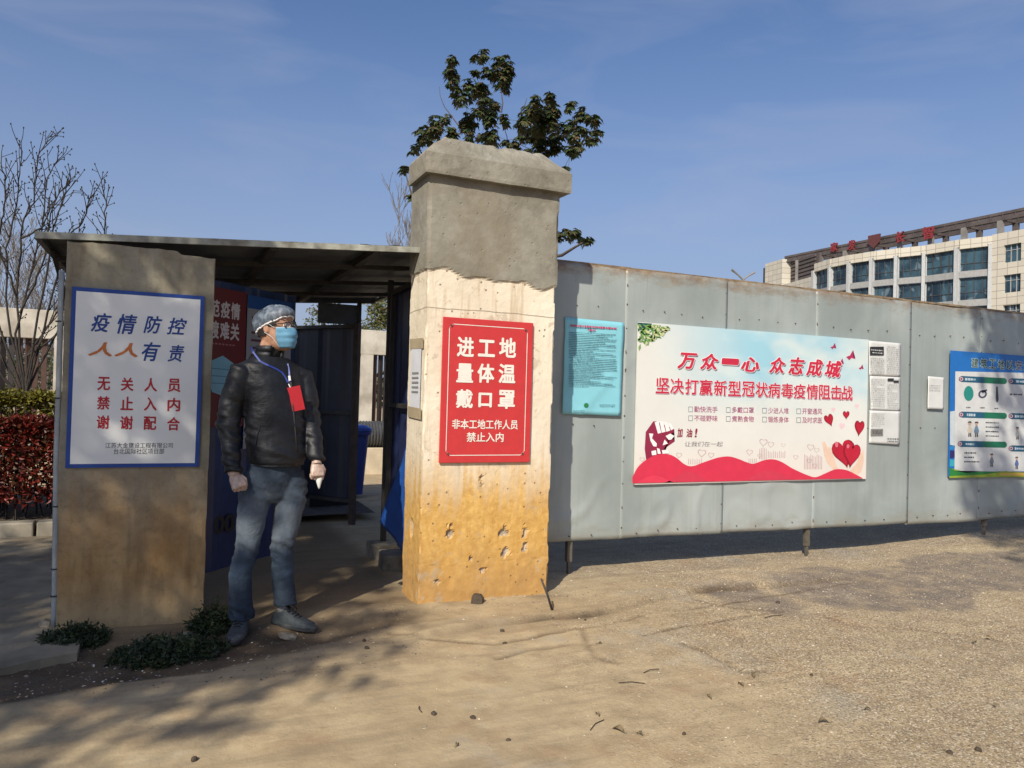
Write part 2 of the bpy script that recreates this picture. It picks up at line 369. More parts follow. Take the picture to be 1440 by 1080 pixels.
# ================================================================= CONCRETE PILLARS
def box_grid(x0, x1, y0, y1, z0, z1, st, fn):
    """closed box skin with a fine grid; fn(p, normal) -> displaced point and a colour; corners shared"""
    bm = bmesh.new(); vm = {}
    nxs = max(1, round((x1-x0)/st)); nys = max(1, round((y1-y0)/st)); nzs = max(1, round((z1-z0)/st))
    cols = []
    def vtx(i, j, k):
        key = (i, j, k)
        if key in vm: return vm[key]
        p = Vector((x0+(x1-x0)*i/nxs, y0+(y1-y0)*j/nys, z0+(z1-z0)*k/nzs))
        nrm = Vector(((i == nxs)-(i == 0), (j == nys)-(j == 0), (k == nzs)-(k == 0)))
        if nrm.length: nrm.normalize()
        q, c = fn(p, nrm); v = bm.verts.new(q); vm[key] = v; cols.append(c); return v
    for i in range(nxs):
        for k in range(nzs):
            bm.faces.new((vtx(i, 0, k), vtx(i+1, 0, k), vtx(i+1, 0, k+1), vtx(i, 0, k+1)))
            bm.faces.new((vtx(i+1, nys, k), vtx(i, nys, k), vtx(i, nys, k+1), vtx(i+1, nys, k+1)))
    for j in range(nys):
        for k in range(nzs):
            bm.faces.new((vtx(0, j+1, k), vtx(0, j, k), vtx(0, j, k+1), vtx(0, j+1, k+1)))
            bm.faces.new((vtx(nxs, j, k), vtx(nxs, j+1, k), vtx(nxs, j+1, k+1), vtx(nxs, j, k+1)))
    for i in range(nxs):
        for j in range(nys):
            bm.faces.new((vtx(i, j, nzs), vtx(i+1, j, nzs), vtx(i+1, j+1, nzs), vtx(i, j+1, nzs)))
            bm.faces.new((vtx(i, j+1, 0), vtx(i+1, j+1, 0), vtx(i+1, j, 0), vtx(i, j, 0)))
    me = bpy.data.meshes.new('g'); bm.to_mesh(me); bm.free()
    ca = me.color_attributes.new('zone', 'FLOAT_COLOR', 'POINT')
    ca.data.foreach_set('color', np.array(cols, np.float32).ravel())
    return me
def turb(p, s, o=4):
    v = 0; a = .5
    for i in range(o): v += a*noise.noise(Vector(p)*s*(2**i)+Vector((i*7.1, 3.3, 1.7))); a *= .5
    return v
PX0, PX1, PY0, PY1 = 1.447, 2.337, 4.56, 4.925
holes = [onY(px, py, PY0) for px, py in ((709, 748), (739, 748), (711, 777), (738, 772), (632, 750), (677, 671), (679, 803), (616, 818), (662, 786))]
hr = [.016, .014, .020, .015, .018, .010, .011, .009, .010]
hl = onY(577, 742, 4.75)
def pf(p, nrm):
    q = Vector(p); e = 0
    # ragged plaster boundary
    zb = 2.085 - .06*(p.x-PX0) + .045*turb((p.x, p.y, 0), 4, 2)*2 + .035*turb((p.x*1.0, p.y, 5), 8, 3)
    zb += .04*max(0, noise.noise(Vector((p.x*3, p.y*3, 9))))
    pl = min(1.0, max(0.0, (p.z-zb)/.010+.5))
    q += nrm*(.013*pl + .004*turb(p, 3)+.0022*turb(p, 24, 3))
    # chipped edges
    edge = sum(1 for a in (abs(nrm.x), abs(nrm.y)) if a > .1)
    if edge == 2:
        c = max(0, turb((0, 0, p.z), 5, 3)+.08)*(.085 if pl < .5 else .02)*(1.8 if nrm.x > 0 else .8)
        q -= Vector((nrm.x, nrm.y, 0))*c
    hole = 0
    for h, r in zip(holes, hr):
        if abs(nrm.y) > .5:
            d = math.hypot((p.x-h.x), (p.z-h.z)*.8)*(1+1.6*turb(p, 28, 2))
            if d < r*1.5: hole = max(hole, min(1, (r*1.5-d)/(r*.5))); 
    if abs(nrm.x) > .5 and nrm.x < 0:
        d = math.hypot((p.y-hl.y), (p.z-hl.z)*.6)
        if d < .04: hole = max(hole, min(1, (.04-d)/.02))
    q -= nrm*hole*.02
    if p.z < .25: q += Vector((nrm.x, nrm.y, 0))*.01*turb(p, 9, 2)
    return q, (pl, hole, 0, 1)
pil = thing('gate_pillar', 'tall concrete gate pillar with grey plastered top and yellow mud stained foot', 'pillar', ((PX0+PX1)/2, PY0, 0))
def reorigin(me, o): me.transform(Matrix.Translation(-Vector(o)))
mt, n, p = newmat('pillar_concrete'); co = coords(n); xyz = sep(n, co)
at_ = nd(n, 'ShaderNodeAttribute', attribute_name='zone'); s3 = nd(n, 'ShaderNodeSeparateColor'); n.links.new(at_.outputs[0], s3.inputs[0])
a1 = noi(n, co, 3, 6, .65); a2 = noi(n, co, 22, 5, .7); stv = noi(n, coords(n, (9, 9, .7)), 1.6, 5, .65)
grey = mix(n, rmp(n, a1, .32, .68), (.165, .152, .122), (.285, .27, .225)); grey = mix(n, rmp(n, noi(n, co, 9, 5), .5, .75, 0, .5), grey, (.36, .345, .30)); grey = mix(n, rmp(n, noi(n, co, 1.7, 6, .7), .5, .66, 0, .55), grey, (.20, .17, .12))
grey = mix(n, rmp(n, noi(n, coords(n, (2, 2, 7)), 1.3, 4), .5, .68, 0, .5), grey, (.20, .175, .14))
white = mix(n, rmp(n, a1, .35, .7), (.64, .56, .44), (.76, .69, .56))
white = mix(n, rmp(n, stv, .56, .72, 0, .65), white, (.40, .28, .15))
yel = mix(n, rmp(n, a2, .35, .7), (.47, .27, .075), (.68, .44, .15)); yel = mix(n, rmp(n, stv, .45, .7, 0, .6), yel, (.45, .235, .055))
zz = mth(n, 'ADD', xyz[2], mth(n, 'MULTIPLY', mth(n, 'SUBTRACT', stv, .5), .9))
low = mix(n, rmp(n, zz, .98, .62), white, yel)
low = mix(n, rmp(n, zz, .42, .12, 0, .7), low, (.38, .22, .085))
pit = nd(n, 'ShaderNodeTexVoronoi'); pit.inputs['Scale'].default_value = 26; n.links.new(co, pit.inputs[0])
ps = nd(n, 'ShaderNodeSeparateColor'); n.links.new(pit.outputs['Color'], ps.inputs[0])
pm = mth(n, 'MULTIPLY', rmp(n, pit.outputs['Distance'], .22, .12), mth(n, 'GREATER_THAN', ps.outputs[0], .74))
low = mix(n, mth(n, 'MULTIPLY', pm, .75), low, (.20, .13, .08))
jn = mth(n, 'MULTIPLY', mth(n, 'LESS_THAN', mth(n, 'ABSOLUTE', mth(n, 'SUBTRACT', mth(n, 'ADD', xyz[2], mth(n, 'MULTIPLY', a1, .03)), 1.865)), .0035), .8)
low = mix(n, jn, low, (.25, .2, .15))
allc = mix(n, s3.outputs[0], low, grey); allc = mix(n, mth(n, 'MULTIPLY', s3.outputs[1], .85), allc, mix(n, rmp(n, a2, .4, .6), (.16, .14, .12), (.50, .46, .40)))
flk = rmp(n, noi(n, co, 6.5, 6, .72, .4), .60, .635); allc = mix(n, mth(n, 'MULTIPLY', mth(n, 'MULTIPLY', flk, .55), mth(n, 'SUBTRACT', 1.0, s3.outputs[0])), allc, (.40, .33, .24))
n.links.new(allc, p.inputs['Base Color']); p.inputs['Roughness'].default_value = .9; p.inputs['Specular IOR Level'].default_value = .25
bump(n, p, mth(n, 'SUBTRACT', mth(n, 'ADD', a2, mth(n, 'MULTIPLY', a1, .8)), mth(n, 'MULTIPLY', pm, .9)), .6, .006)
MAT_PIL = mt
me = box_grid(PX0, PX1, PY0, PY1, -.12, 2.70, .0105, pf); reorigin(me, pil.location); me.materials.append(mt)
put(bpy.data.objects.new('shaft', me), pil)
cz0, cz1, cz2 = 2.672, 2.808, 2.945; co_ = .066
def cf(p, nrm):
    q = Vector(p); t = (p.z-cz1)/(cz2-cz1)
    if t > 0:
        cx, cy = (PX0+PX1)/2, (PY0+PY1)/2; k = .16*min(1, t)
        q.x += (cx-p.x)/(.5*(PX1-PX0)+co_)*k*(1+.4*turb(p, 6, 2)); q.y += (cy-p.y)/(.5*(PY1-PY0)+co_)*k*.9
        q.z += .035*turb(p, 5, 4)*min(1, t*2)
    q -= Vector((nrm.x, nrm.y, 0))*(.004 if p.z < cz0+.004 else 0)
    if abs(nrm.x) > .1 and abs(nrm.y) > .1: q -= Vector((nrm.x, nrm.y, 0))*max(0, turb((0, 0, p.z), 9, 3)+.1)*.04
    q += nrm*(.007*turb(p, 5)+.004*turb(p, 22, 3))
    if t > 0: q.z += .012*turb(p, 16, 3)
    return q, (1, 0, 0, 1)
me = box_grid(PX0-co_+.012, PX1+co_, PY0-co_, PY1-.06, cz0, cz2, .016, cf); reorigin(me, pil.location); me.materials.append(mt)
put(bpy.data.objects.new('pillar_cap', me), pil)

LX0, LX1, LY0, LY1 = -.515, .222, 4.68, 5.0
mt, n, p = newmat('left_pillar_concrete'); co = coords(n); xyz = sep(n, co)
a1 = noi(n, co, 2.6, 6, .65); a2 = noi(n, co, 30, 5, .7); stv = noi(n, coords(n, (5, 5, .8)), 1.6, 5, .65)
up = mix(n, rmp(n, a1, .35, .65), (.22, .195, .14), (.36, .335, .26)); up = mix(n, rmp(n, stv, .5, .7, 0, .7), up, (.17, .135, .085))
dn = mix(n, rmp(n, a1, .35, .65), (.33, .18, .066), (.46, .30, .14)); dn = mix(n, rmp(n, stv, .46, .66, 0, .8), dn, (.20, .105, .036))
zz = mth(n, 'ADD', xyz[2], mth(n, 'MULTIPLY', mth(n, 'SUBTRACT', stv, .5), .8))
c = mix(n, rmp(n, zz, .95, .35), up, dn); c = mix(n, rmp(n, xyz[2], .3, .05, 0, .6), c, (.50, .38, .22)); c = mix(n, rmp(n, a2, .5, .8, 0, .5), c, (.14, .10, .06))
n.links.new(c, p.inputs['Base Color']); p.inputs['Roughness'].default_value = .9; p.inputs['Specular IOR Level'].default_value = .25
bump(n, p, mth(n, 'ADD', a2, a1), .5, .005)
def lf(p, nrm):
    q = Vector(p)+nrm*(.004*turb(p, 3)+.002*turb(p, 24, 3))
    if abs(nrm.x) > .1 and abs(nrm.y) > .1: q -= Vector((nrm.x, nrm.y, 0))*max(0, turb((0, 0, p.z), 4, 3))*.03
    if p.z > 1.9: q.z -= min(1, max(0, (p.x-.015)/.03))*.024*((p.z-1.9)/.18) + (.025*max(0, turb((p.x, p.y, 0), 9, 3)+.1)*((p.z-1.9)/.18) if nrm.z > 0 else 0)
    return q, (1, 0, 0, 1)
lp = thing('sign_pillar', 'low square concrete pillar with brown damp foot carrying the blue edged white sign', 'pillar', ((LX0+LX1)/2, LY0, 0))
me = box_grid(LX0, LX1, LY0, LY1, -.12, 2.075, .02, lf); reorigin(me, lp.location); me.materials.append(mt); put(bpy.data.objects.new('shaft', me), lp)
b = MB(); pts = [onY(px, py, 4.69) for px, py in ((87, 380), (85, 450), (82, 560), (79, 650), (78, 740), (77, 820), (76, 868))]
pts.append(pts[-1]+Vector((.0, .0, -.05)))
b.tube(pts, .014, 8)
o = b.build('drain_pipe', M_('grey_pvc', (.33, .35, .34), .5, .15, 10, .1), smooth=True); tag(o, 'thin pale plastic pipe running up the left edge of the sign pillar', 'pipe')
b = MB()
clipm = M_('dark_wire', .04, .6)
for py in (452, 560, 712, 800, 838): b = MB(); q = onY(81-(py-560)*.018, py, 4.69); b.tube([q+Vector((0, 0, -.004)), q+Vector((0, 0, .004))], .017, 8); b.build('pipe_clip', clipm, o)

# ================================================================= SHEET METAL FENCE
FY = 5.0; FB, FT = .258, 2.315
mt, n, p = newmat('galvanised_sheet'); co = coords(n); xyz = sep(n, co)
a1 = noi(n, co, 1.4, 5, .6, .5); a2 = noi(n, co, 12, 5, .65); st = noi(n, coords(n, (14, 1, .8)), 1.5, 5, .6)
c = mix(n, rmp(n, a1, .3, .7), (.245, .285, .28), (.345, .385, .378)); c = mix(n, rmp(n, st, .5, .75, 0, .35), c, (.215, .23, .215))
c = mix(n, rmp(n, a2, .55, .8, 0, .4), c, (.30, .32, .31))
blot = noi(n, coords(n, (1, 1, .45)), 1.1, 3, .5, .8); c = mix(n, rmp(n, blot, .5, .68, 0, .55), c, (.42, .445, .43)); c = mix(n, rmp(n, blot, .45, .3, 0, .5), c, (.20, .23, .222))
run = mth(n, 'MULTIPLY', rmp(n, noi(n, coords(n, (30, 1, .5)), 1, 3, .6), .64, .72), rmp(n, xyz[2], 1.5, 2.3)); c = mix(n, mth(n, 'MULTIPLY', run, .6), c, (.20, .13, .08))
rz = mth(n, 'ADD', xyz[2], mth(n, 'MULTIPLY', mth(n, 'SUBTRACT', noi(n, coords(n, (2.2, 1, 5)), 2.2, 5, .7), .5), .42))
rust = mix(n, rmp(n, a2, .35, .65), (.16, .085, .04), (.27, .215, .145))
c = mix(n, rmp(n, rz, 2.20, 2.34, 0, .95), c, rust)
rsp = noi(n, co, 4.0, 6, .7); c = mix(n, rmp(n, rsp, .69, .74, 0, .7), c, (.30, .15, .07))
c = mix(n, rmp(n, rz, .36, .24, 0, .5), c, (.24, .21, .16))
n.links.new(c, p.inputs['Base Color']); p.inputs['Roughness'].default_value = .38; p.inputs['Metallic'].default_value = .0; p.inputs['Specular IOR Level'].default_value = .6
bump(n, p, mth(n, 'ADD', a1, mth(n, 'MULTIPLY', a2, .15)), .35, .02)
MAT_SHEET = mt
fence = thing('sheet_metal_fence', 'pale grey sheet metal site hoarding with rusty top edge right of the gate pillar', 'fence', (2.2, FY, 0))
seams = [2.20, 3.163, 4.107, 5.101, 6.251, 7.25, 8.25, 9.25, 10.25, 11.25, 12.25]
screw = MB()
steel = M_('frame_steel', (.10, .085, .065), .6, .3, 14, .3)
for i in range(len(seams)-1):
    x0, x1 = seams[i], seams[i+1]; yo = FY - (.0025 if i % 2 else .0); nxp, nzp = 34, 62
    b = MB(); zt = lambda x: FT-.003*(x-2.2)-.006*N3((x*2.5, i, 0)); zb_ = lambda x: FB-.004*(x-2.2)+.008*N3((x*1.3, 4+i, 0)) - (.015 if i == 4 else 0)
    x1o = x1+.035
    grid = []
    for j in range(nxp+1):
        x = x0+(x1o-x0)*j/nxp; row = []
        for k in range(nzp+1):
            z = zb_(x)+(zt(x)-zb_(x))*k/nzp
            fx = math.sin(math.pi*min(1, max(0, j/nxp))); fz = min(1, 4*k/nzp)*min(1, 4*(1-k/nzp))
            d = fx*((.008 if i == 0 else .015)*turb((x*.9, i*3, z*.9), 1.4, 3)*2+.005*turb((x, i*5, z*.6), 4, 2)) 
            cre = abs(noise.noise(Vector((x*2.1+z*1.2, i*5.0, z*1.5-x))))          # creases, mostly low down
            d += fx*(-.020*max(0, .09-cre)/.09)*max(0, 1.1-z)*(1 if i in (1, 2, 0) else .3)
            row.append((x-2.2, yo-FY+d, z))
        grid.append(row)
    for j in range(nxp):
        for k in range(nzp): b.quad(grid[j][k], grid[j+1][k], grid[j+1][k+1], grid[j][k+1])
    me = b.mesh('panel'); bm = bmesh.new(); bm.from_mesh(me); bmesh.ops.remove_doubles(bm, verts=bm.verts, dist=1e-5)
    ext = bmesh.ops.solidify(bm, geom=bm.faces[:], thickness=-.0012); bm.to_mesh(me); bm.free()
    me.materials.append(MAT_SHEET); me.polygons.foreach_set('use_smooth', [True]*len(me.polygons)); put(bpy.data.objects.new('panel', me), fence)
    for z in np.arange(.33, 2.3, .17):
        screw.tube([(x0+.017-2.2, yo-.0045-FY, z+random.uniform(-.03, .03)), (x0+.017-2.2, yo+.004-FY, z)], .0055, 6)
    if i < 6:
        for z in (.30, 1.12, 2.0):
            for t in np.arange(.16, .95, .2):
                x = x0+t*(x1-x0)+random.uniform(-.02, .02); q = random.uniform(-.01, .01)
                screw.tube([(x-2.2, yo-.013-FY, z+q), (x-2.2, yo+.004-FY, z+q)], .0045, 6)
o = screw.build('screw', M_('rusty_screws', (.09, .065, .05), .7), fence); tag(o, kind='stuff')
for z in (.33, 1.12, 2.02): b = MB(); b.box((0, .012, z-.02), (10.0, .052, z+.02)); b.build('rail', steel, fence)
b = MB()
for i in range(40): 
    x = i*.25; b.box((x, -.004, FT-.003*x-.004), (x+.252, .034, FT-.003*x+.010+random.uniform(0, .004)))
b.build('top_angle', M_('rusty_angle', (.20, .145, .09), .8, .35, 14, .4), fence)
for px in (5.085, 7.41, 9.8, 2.75):
    b = MB(); g0 = ghs(px, FY+.03)
    b.box((px-2.2-.02, .014, g0+.09), (px-2.2+.02, .054, 2.3)); b.box((px-2.2-.009, .02, g0-.1), (px-2.2+.009, .045, g0+.1))
    b.build('post', steel, fence)

# ================================================================= FLAT PRINT ON BOARDS
def strip_mesh(me, mt): me.materials.clear(); me.materials.append(mt)
_tm = {}
def text_mesh(s, bold=0.0, shear=0.0):
    if (s, shear) not in _tm:
        cu = bpy.data.curves.new('t', 'FONT'); cu.body = s; cu.size = 1; cu.shear = shear; cu.resolution_u = 3
        o = bpy.data.objects.new('t', cu); COL.objects.link(o)
        dg = bpy.context.evaluated_depsgraph_get(); _tm[(s, shear)] = bpy.data.meshes.new_from_object(o.evaluated_get(dg))
        bpy.data.objects.remove(o)
    src = _tm[(s, shear)]; me = src.copy()
    if bold > 0:      # heavier strokes: the same outline laid down several times, a hair apart
        nv = len(src.vertices); c = np.zeros(nv*3); src.vertices.foreach_get('co', c); c = c.reshape(-1, 3); fs = [tuple(p.vertices) for p in src.polygons]
        V_, F_ = [], []; ds = [(0, 0)]+[(bold*math.cos(i*math.pi/4), bold*.8*math.sin(i*math.pi/4)) for i in range(8)]
        for k, (dx, dz) in enumerate(ds):
            q = c.copy(); q[:, 0] += dx; q[:, 1] += dz; q[:, 2] = k; n0 = len(V_); V_ += q.tolist(); F_ += [tuple(n0+i for i in f) for f in fs]
        me = bpy.data.meshes.new('t'); me.from_pydata(V_, [], F_); me.update()
    return me
def fit(me, x0, x1, z0, z1, y, exact=True):
    co = np.zeros(len(me.vertices)*3); me.vertices.foreach_get('co', co); co = co.reshape(-1, 3)
    if not len(co): return me
    a = co.min(0); c = co.max(0)
    o = np.zeros_like(co); o[:, 0] = x0+(co[:, 0]-a[0])/(c[0]-a[0])*(x1-x0); o[:, 2] = z0+(co[:, 1]-a[1])/(c[1]-a[1])*(z1-z0); o[:, 1] = y-co[:, 2]*.00006
    me.vertices.foreach_set('co', o.ravel()); me.update(); return me
class Print:
    """flat print on a board standing in the plane y = Y (world), parented to board object 'root' at its location"""
    def __init__(s, root, Y): s.root = root; s.Y = Y; s.layer = {}; s.n = 0
    def loc(s, px, py): q = onY(px, py, s.Y); return q.x, q.z
    def text(s, t, box, mt, bold=.0, shear=0, lay=1, name='lettering', jitter=0):
        x0, za = s.loc(box[0], (box[1]+box[3])/2); x1, zb = s.loc(box[2], (box[1]+box[3])/2)
        _, zt = s.loc((box[0]+box[2])/2, box[1]); _, zl = s.loc((box[0]+box[2])/2, box[3])
        me = fit(text_mesh(t, bold, shear), x0, x1, zl, zt, s.Y-.0012*lay); me.transform(Matrix.Translation(-s.root.location)); strip_mesh(me, mt)
        me.name = name; return put(bpy.data.objects.new(name, me), s.root)
    def polys(s, lst, mt, lay=1, name='print'):
        if name not in ('small_print', 'red_heading', 'printed_foliage', 'heading_box') and len(lst) > 1:
            groups = []
            for pts in lst:
                key = {(round(a, 3), round(b, 3)) for a, b in pts}; hit = [g for g in groups if g[0] & key]
                for g in hit: groups.remove(g)
                groups.append((key.union(*[g[0] for g in hit]), sum([g[1] for g in hit], [])+[pts]))
            if 1 < len(groups) <= 60:
                for g in groups: s.polys1(g[1], mt, lay, name)
                return
        return s.polys1(lst, mt, lay, name)
    def polys1(s, lst, mt, lay=1, name='print'):
        bm = bmesh.new()
        for pts in lst:
            vs = []
            for (px, py) in pts:
                q = onY(px, py, s.Y-.0012*lay)-s.root.location; vs.append(bm.verts.new(q))
            f = bm.faces.new(vs)
        bmesh.ops.triangulate(bm, faces=bm.faces[:])
        bmesh.ops.recalc_face_normals(bm, faces=bm.faces[:])
        me = bpy.data.meshes.new(name); bm.to_mesh(me); bm.free(); me.materials.append(mt)
        return put(bpy.data.objects.new(name, me), s.root)
    def rect(s, x0, y0, x1, y1): return [(x0, y0), (x1, y0), (x1, y1), (x0, y1)]
    def lines(s, x0, y0, x1, y1, rows, mt, lay=1, slope=0., th=.9, seed=1, gap=.12, name='small_print', ragged=.15, dash=(2.2, .9)):
        rr = random.Random(seed); out = []
        for r_ in range(rows):
            yy = y0+(y1-y0)*(r_+.5)/rows; x = x0+(rr.random()*4 if rr.random() < gap else 0)
            xe = x1 - (x1-x0)*(rr.random()*.6 if rr.random() < ragged else rr.random()*.04)
            while x < xe:
                l = min(dash[0]*(.4+rr.random()), xe-x); h = th*(.7+.5*rr.random()); y = yy+slope*(x-x0)
                out.append([(x, y-h/2), (x+l, y-h/2+slope*l), (x+l, y+h/2+slope*l), (x, y+h/2)]); x += l+dash[1]*(.4+rr.random()*.8)
        return s.polys(out, mt, lay, name)
def circ(cx, cy, rx, ry=None, n_=20, a0=0, a1=2*math.pi): ry = ry or rx; return [(cx+rx*math.cos(a0+(a1-a0)*i/n_), cy+ry*math.sin(a0+(a1-a0)*i/n_)) for i in range(n_)]
def heart(cx, cy, w_, h_, rot=0, n_=26):
    out = []
    for i in range(n_):
        t = 2*math.pi*i/n_; x = 16*math.sin(t)**3/16; y = -(13*math.cos(t)-5*math.cos(2*t)-2*math.cos(3*t)-math.cos(4*t))/14.5
        c, s_ = math.cos(rot), math.sin(rot); out.append((cx+(x*w_/2)*c-(y*h_/2)*s_, cy+(x*w_/2)*s_+(y*h_/2)*c))
    return out
def ringpoly(pts, cx, cy, k=.86):
    q = [((x-cx)*k+cx, (y-cy)*k+cy) for x, y in pts]; nn = len(pts); return [[pts[i], pts[(i+1) % nn], q[(i+1) % nn], q[i]] for i in range(nn)]
def board(name, label, cat, x0, x1, z0, z1, Yf, th, mt, edge=None, warp=0, tilt=0, bev=0):
    root = thing(name, label, cat, ((x0+x1)/2, Yf+th, (z0+z1)/2)); b = MB(); hx, hz = (x1-x0)/2, (z1-z0)/2
    b.box((-hx, -th, -hz), (hx, 0, hz)); o = b.build('board', mt, root, bevel=bev); return root

# ---- left sign
YS = 4.662
ls = board('white_notice_board', 'white sign with blue border and blue, orange and red Chinese characters on left pillar', 'sign', -.482, .171, .868, 1.828, YS, .014, ink(22, 72, 158))
P = Print(ls, YS)
wh = M_('sign_white', (.76, .77, .75), .35, .03, 3, 0)
b = MB(); b.quad((-.482+.021, YS-.001, .868+.021), (.171-.021, YS-.001, .868+.021), (.171-.021, YS-.001, 1.828-.021), (-.482+.021, YS-.001, 1.828-.021))
me = b.mesh('sign_face'); me.transform(Matrix.Translation(-ls.location)); me.materials.append(wh); put(bpy.data.objects.new('sign_face', me), ls)
blue = ink(28, 70, 150); org = ink(214, 120, 50); red = ink(196, 30, 42); dk = ink(60, 62, 66)
for ch, bx in zip('疫情防控', ((128, 440, 157, 467), (165, 442, 193, 470), (202, 444, 228, 469), (235, 447, 263, 471))): P.text(ch, bx, blue, .022, .25, 2)
for ch, bx in zip('人人', ((124, 481, 158, 501), (161, 482, 194, 502))): P.text(ch, bx, org, .03, .25, 2)
for ch, bx in zip('有责', ((199, 481, 226, 508), (236, 485, 259, 509))): P.text(ch, bx, blue, .022, .25, 2)
for row, (ya, yb) in zip(('无关人员', '禁止入内', '谢谢配合'), ((530, 549), (557, 576), (584, 603))):
    for k, ch in enumerate(row): P.text(ch, (137+k*33-(ya-530)*.02, ya+k*.8, 155+k*33-(ya-530)*.02, yb+k*.8), red, .028, 0, 2)
P.text('江苏大金建设工程有限公司', (148, 622.5, 243, 630), dk, .0, 0, 2)
P.text('台北国际社区项目部', (160, 630.5, 231, 638.5), dk, .0, 0, 2)

# ---- red sign on the gate pillar
YR = 4.538
rs = board('red_notice_board', 'red sign with white Chinese characters and thin white frame on tall gate pillar', 'sign', 1.549, 2.172, .886, 1.797, YR, .012, ink(206, 56, 58), bev=.003)
P = Print(rs, YR); P.Y = YR; wt = ink(244, 238, 228)
x0, x1, z0, z1 = 1.549+.04, 2.172-.04, .886+.045, 1.797-.04
b = MB(); t = .0045; yy = YR-.0015; ch_ = .03
for (a, c, d_, e) in ((x0+ch_, z1-t, x1-ch_, z1), (x0+ch_, z0, x1-ch_, z0+t), (x0, z0+ch_, x0+t, z1-ch_), (x1-t, z0+ch_, x1, z1-ch_)): b.quad((a, yy, c), (d_, yy, c), (d_, yy, e), (a, yy, e))
for sx, sz, ax, az in ((x0, z0, 1, 1), (x1, z0, -1, 1), (x0, z1, 1, -1), (x1, z1, -1, -1)):
    b.bar((sx+ax*ch_, yy, sz), (sx, yy, sz+az*ch_), .004, .0008)
me = b.mesh('white_frame'); me.transform(Matrix.Translation(-rs.location)); me.materials.append(wt); put(bpy.data.objects.new('white_frame', me), rs)
for row, ya, yb, xo in (('进工地', 474, 502, 642.5), ('量体温', 511, 538, 641.5), ('戴口罩', 547.5, 574, 641)):
    for k, ch in enumerate(row):
        xa = xo+k*29.6; sh = .8*k
        if ch == '工': P.text(ch, (xa, ya+3+sh, xa+24, yb-1+sh), wt, .04, 0, 2)
        elif ch == '口': P.text(ch, (xa+2, ya+4+sh, xa+21, yb-2+sh), wt, .04, 0, 2)
        else: P.text(ch, (xa, ya+sh*.6, xa+24, yb+sh*.6), wt, .034, 0, 2)
P.text('非本工地工作人员', (635.5, 590, 728, 603.5), wt, .02, 0, 2)
P.text('禁止入内', (656, 608, 708, 621.5), wt, .02, 0, 2)
scm = M_('screw_metal', .12, .4, metal=.6)
for sx in (x0+.015, x1-.015):
    for sz in (z0+.012, z1-.012):
        b = MB(); b.tube([(sx, YR-.006, sz), (sx, YR+.002, sz)], .007, 8)
        me = b.mesh('screw'); me.transform(Matrix.Translation(-rs.location)); me.materials.append(scm); put(bpy.data.objects.new('screw', me), rs)

# ---- paper sheets that hug the fence
def sheet(name, label, cat, quad, Yf, mt, curl=.006, nx_=18, nz_=22, seed=0, group=None, fold=None):
    c = [onY(x, y, Yf) for x, y in quad]   # tl tr br bl
    cen = sum(c, Vector())/4; root = thing(name, label, cat, cen, 0, group); b = MB(); g = []
    for i in range(nx_+1):
        u = i/nx_; row = []
        for j in range(nz_+1):
            v = j/nz_; q = (c[3]*(1-u)+c[2]*u)*(1-v)+(c[0]*(1-u)+c[1]*u)*v
            d = curl*(.6*N3((q.x*6, seed, q.z*3))+.5*math.sin(u*5+seed)*math.sin(v*4)*.5) 
            if fold and v < .45: d += .006*math.exp(-((u-(.85-.55*(.45-v)/.45))/.05)**2)
            q = Vector(q); q.x += (curl*.8)*N3((1, seed, q.z*7))*(1 if i in (0, nx_) else .4)
            row.append((q.x-cen.x, q.y-cen.y-abs(curl)*.9-.003-d, q.z-cen.z))
        g.append(row)
    for i in range(nx_):
        for j in range(nz_): b.quad(g[i][j], g[i+1][j], g[i+1][j+1], g[i][j+1])
    me = b.mesh('paper'); bm = bmesh.new(); bm.from_mesh(me); bmesh.ops.remove_doubles(bm, verts=bm.verts, dist=1e-6); bmesh.ops.solidify(bm, geom=bm.faces[:], thickness=-.0004); bm.to_mesh(me); bm.free()
    me.polygons.foreach_set('use_smooth', [True]*len(me.polygons)); me.materials.append(mt); put(bpy.data.objects.new('paper', me), root)
    return root
cyan = M_('cyan_banner_vinyl', srgb(128, 192, 206), .5, .06, 4, .1, 30)
bs = sheet('pale_blue_notice', 'pale blue printed notice sheet hung on the fence beside the gate pillar', 'poster', ((794, 446), (877, 454), (872, 585), (790, 582)), 4.985, cyan, .006, fold=True)
P = Print(bs, 4.969)
rd2 = ink(196, 70, 110); tx = ink(70, 110, 125)
P.lines(802, 456, 868, 459, 1, rd2, 1, .07, 2.6, 3, name='red_heading', dash=(2.6, .7)); P.lines(827, 463, 841, 465, 1, rd2, 1, .06, 2.2, 4, name='red_heading', dash=(2.6, .7))
P.lines(800, 466, 868, 541, 30, tx, 1, .055, .75, 5, ragged=.35, gap=.3, dash=(5, .5))
P.lines(800, 541, 828, 545, 1, tx, 1, .02, .8, 6); P.lines(843, 568, 866, 572, 2, tx, 1, .02, .7, 8); P.lines(806, 576, 822, 581, 2, tx, 1, .02, .7, 9)
P.polys([circ(824.5, 570, 3.4)], ink(40, 130, 80), 1, 'green_mark')

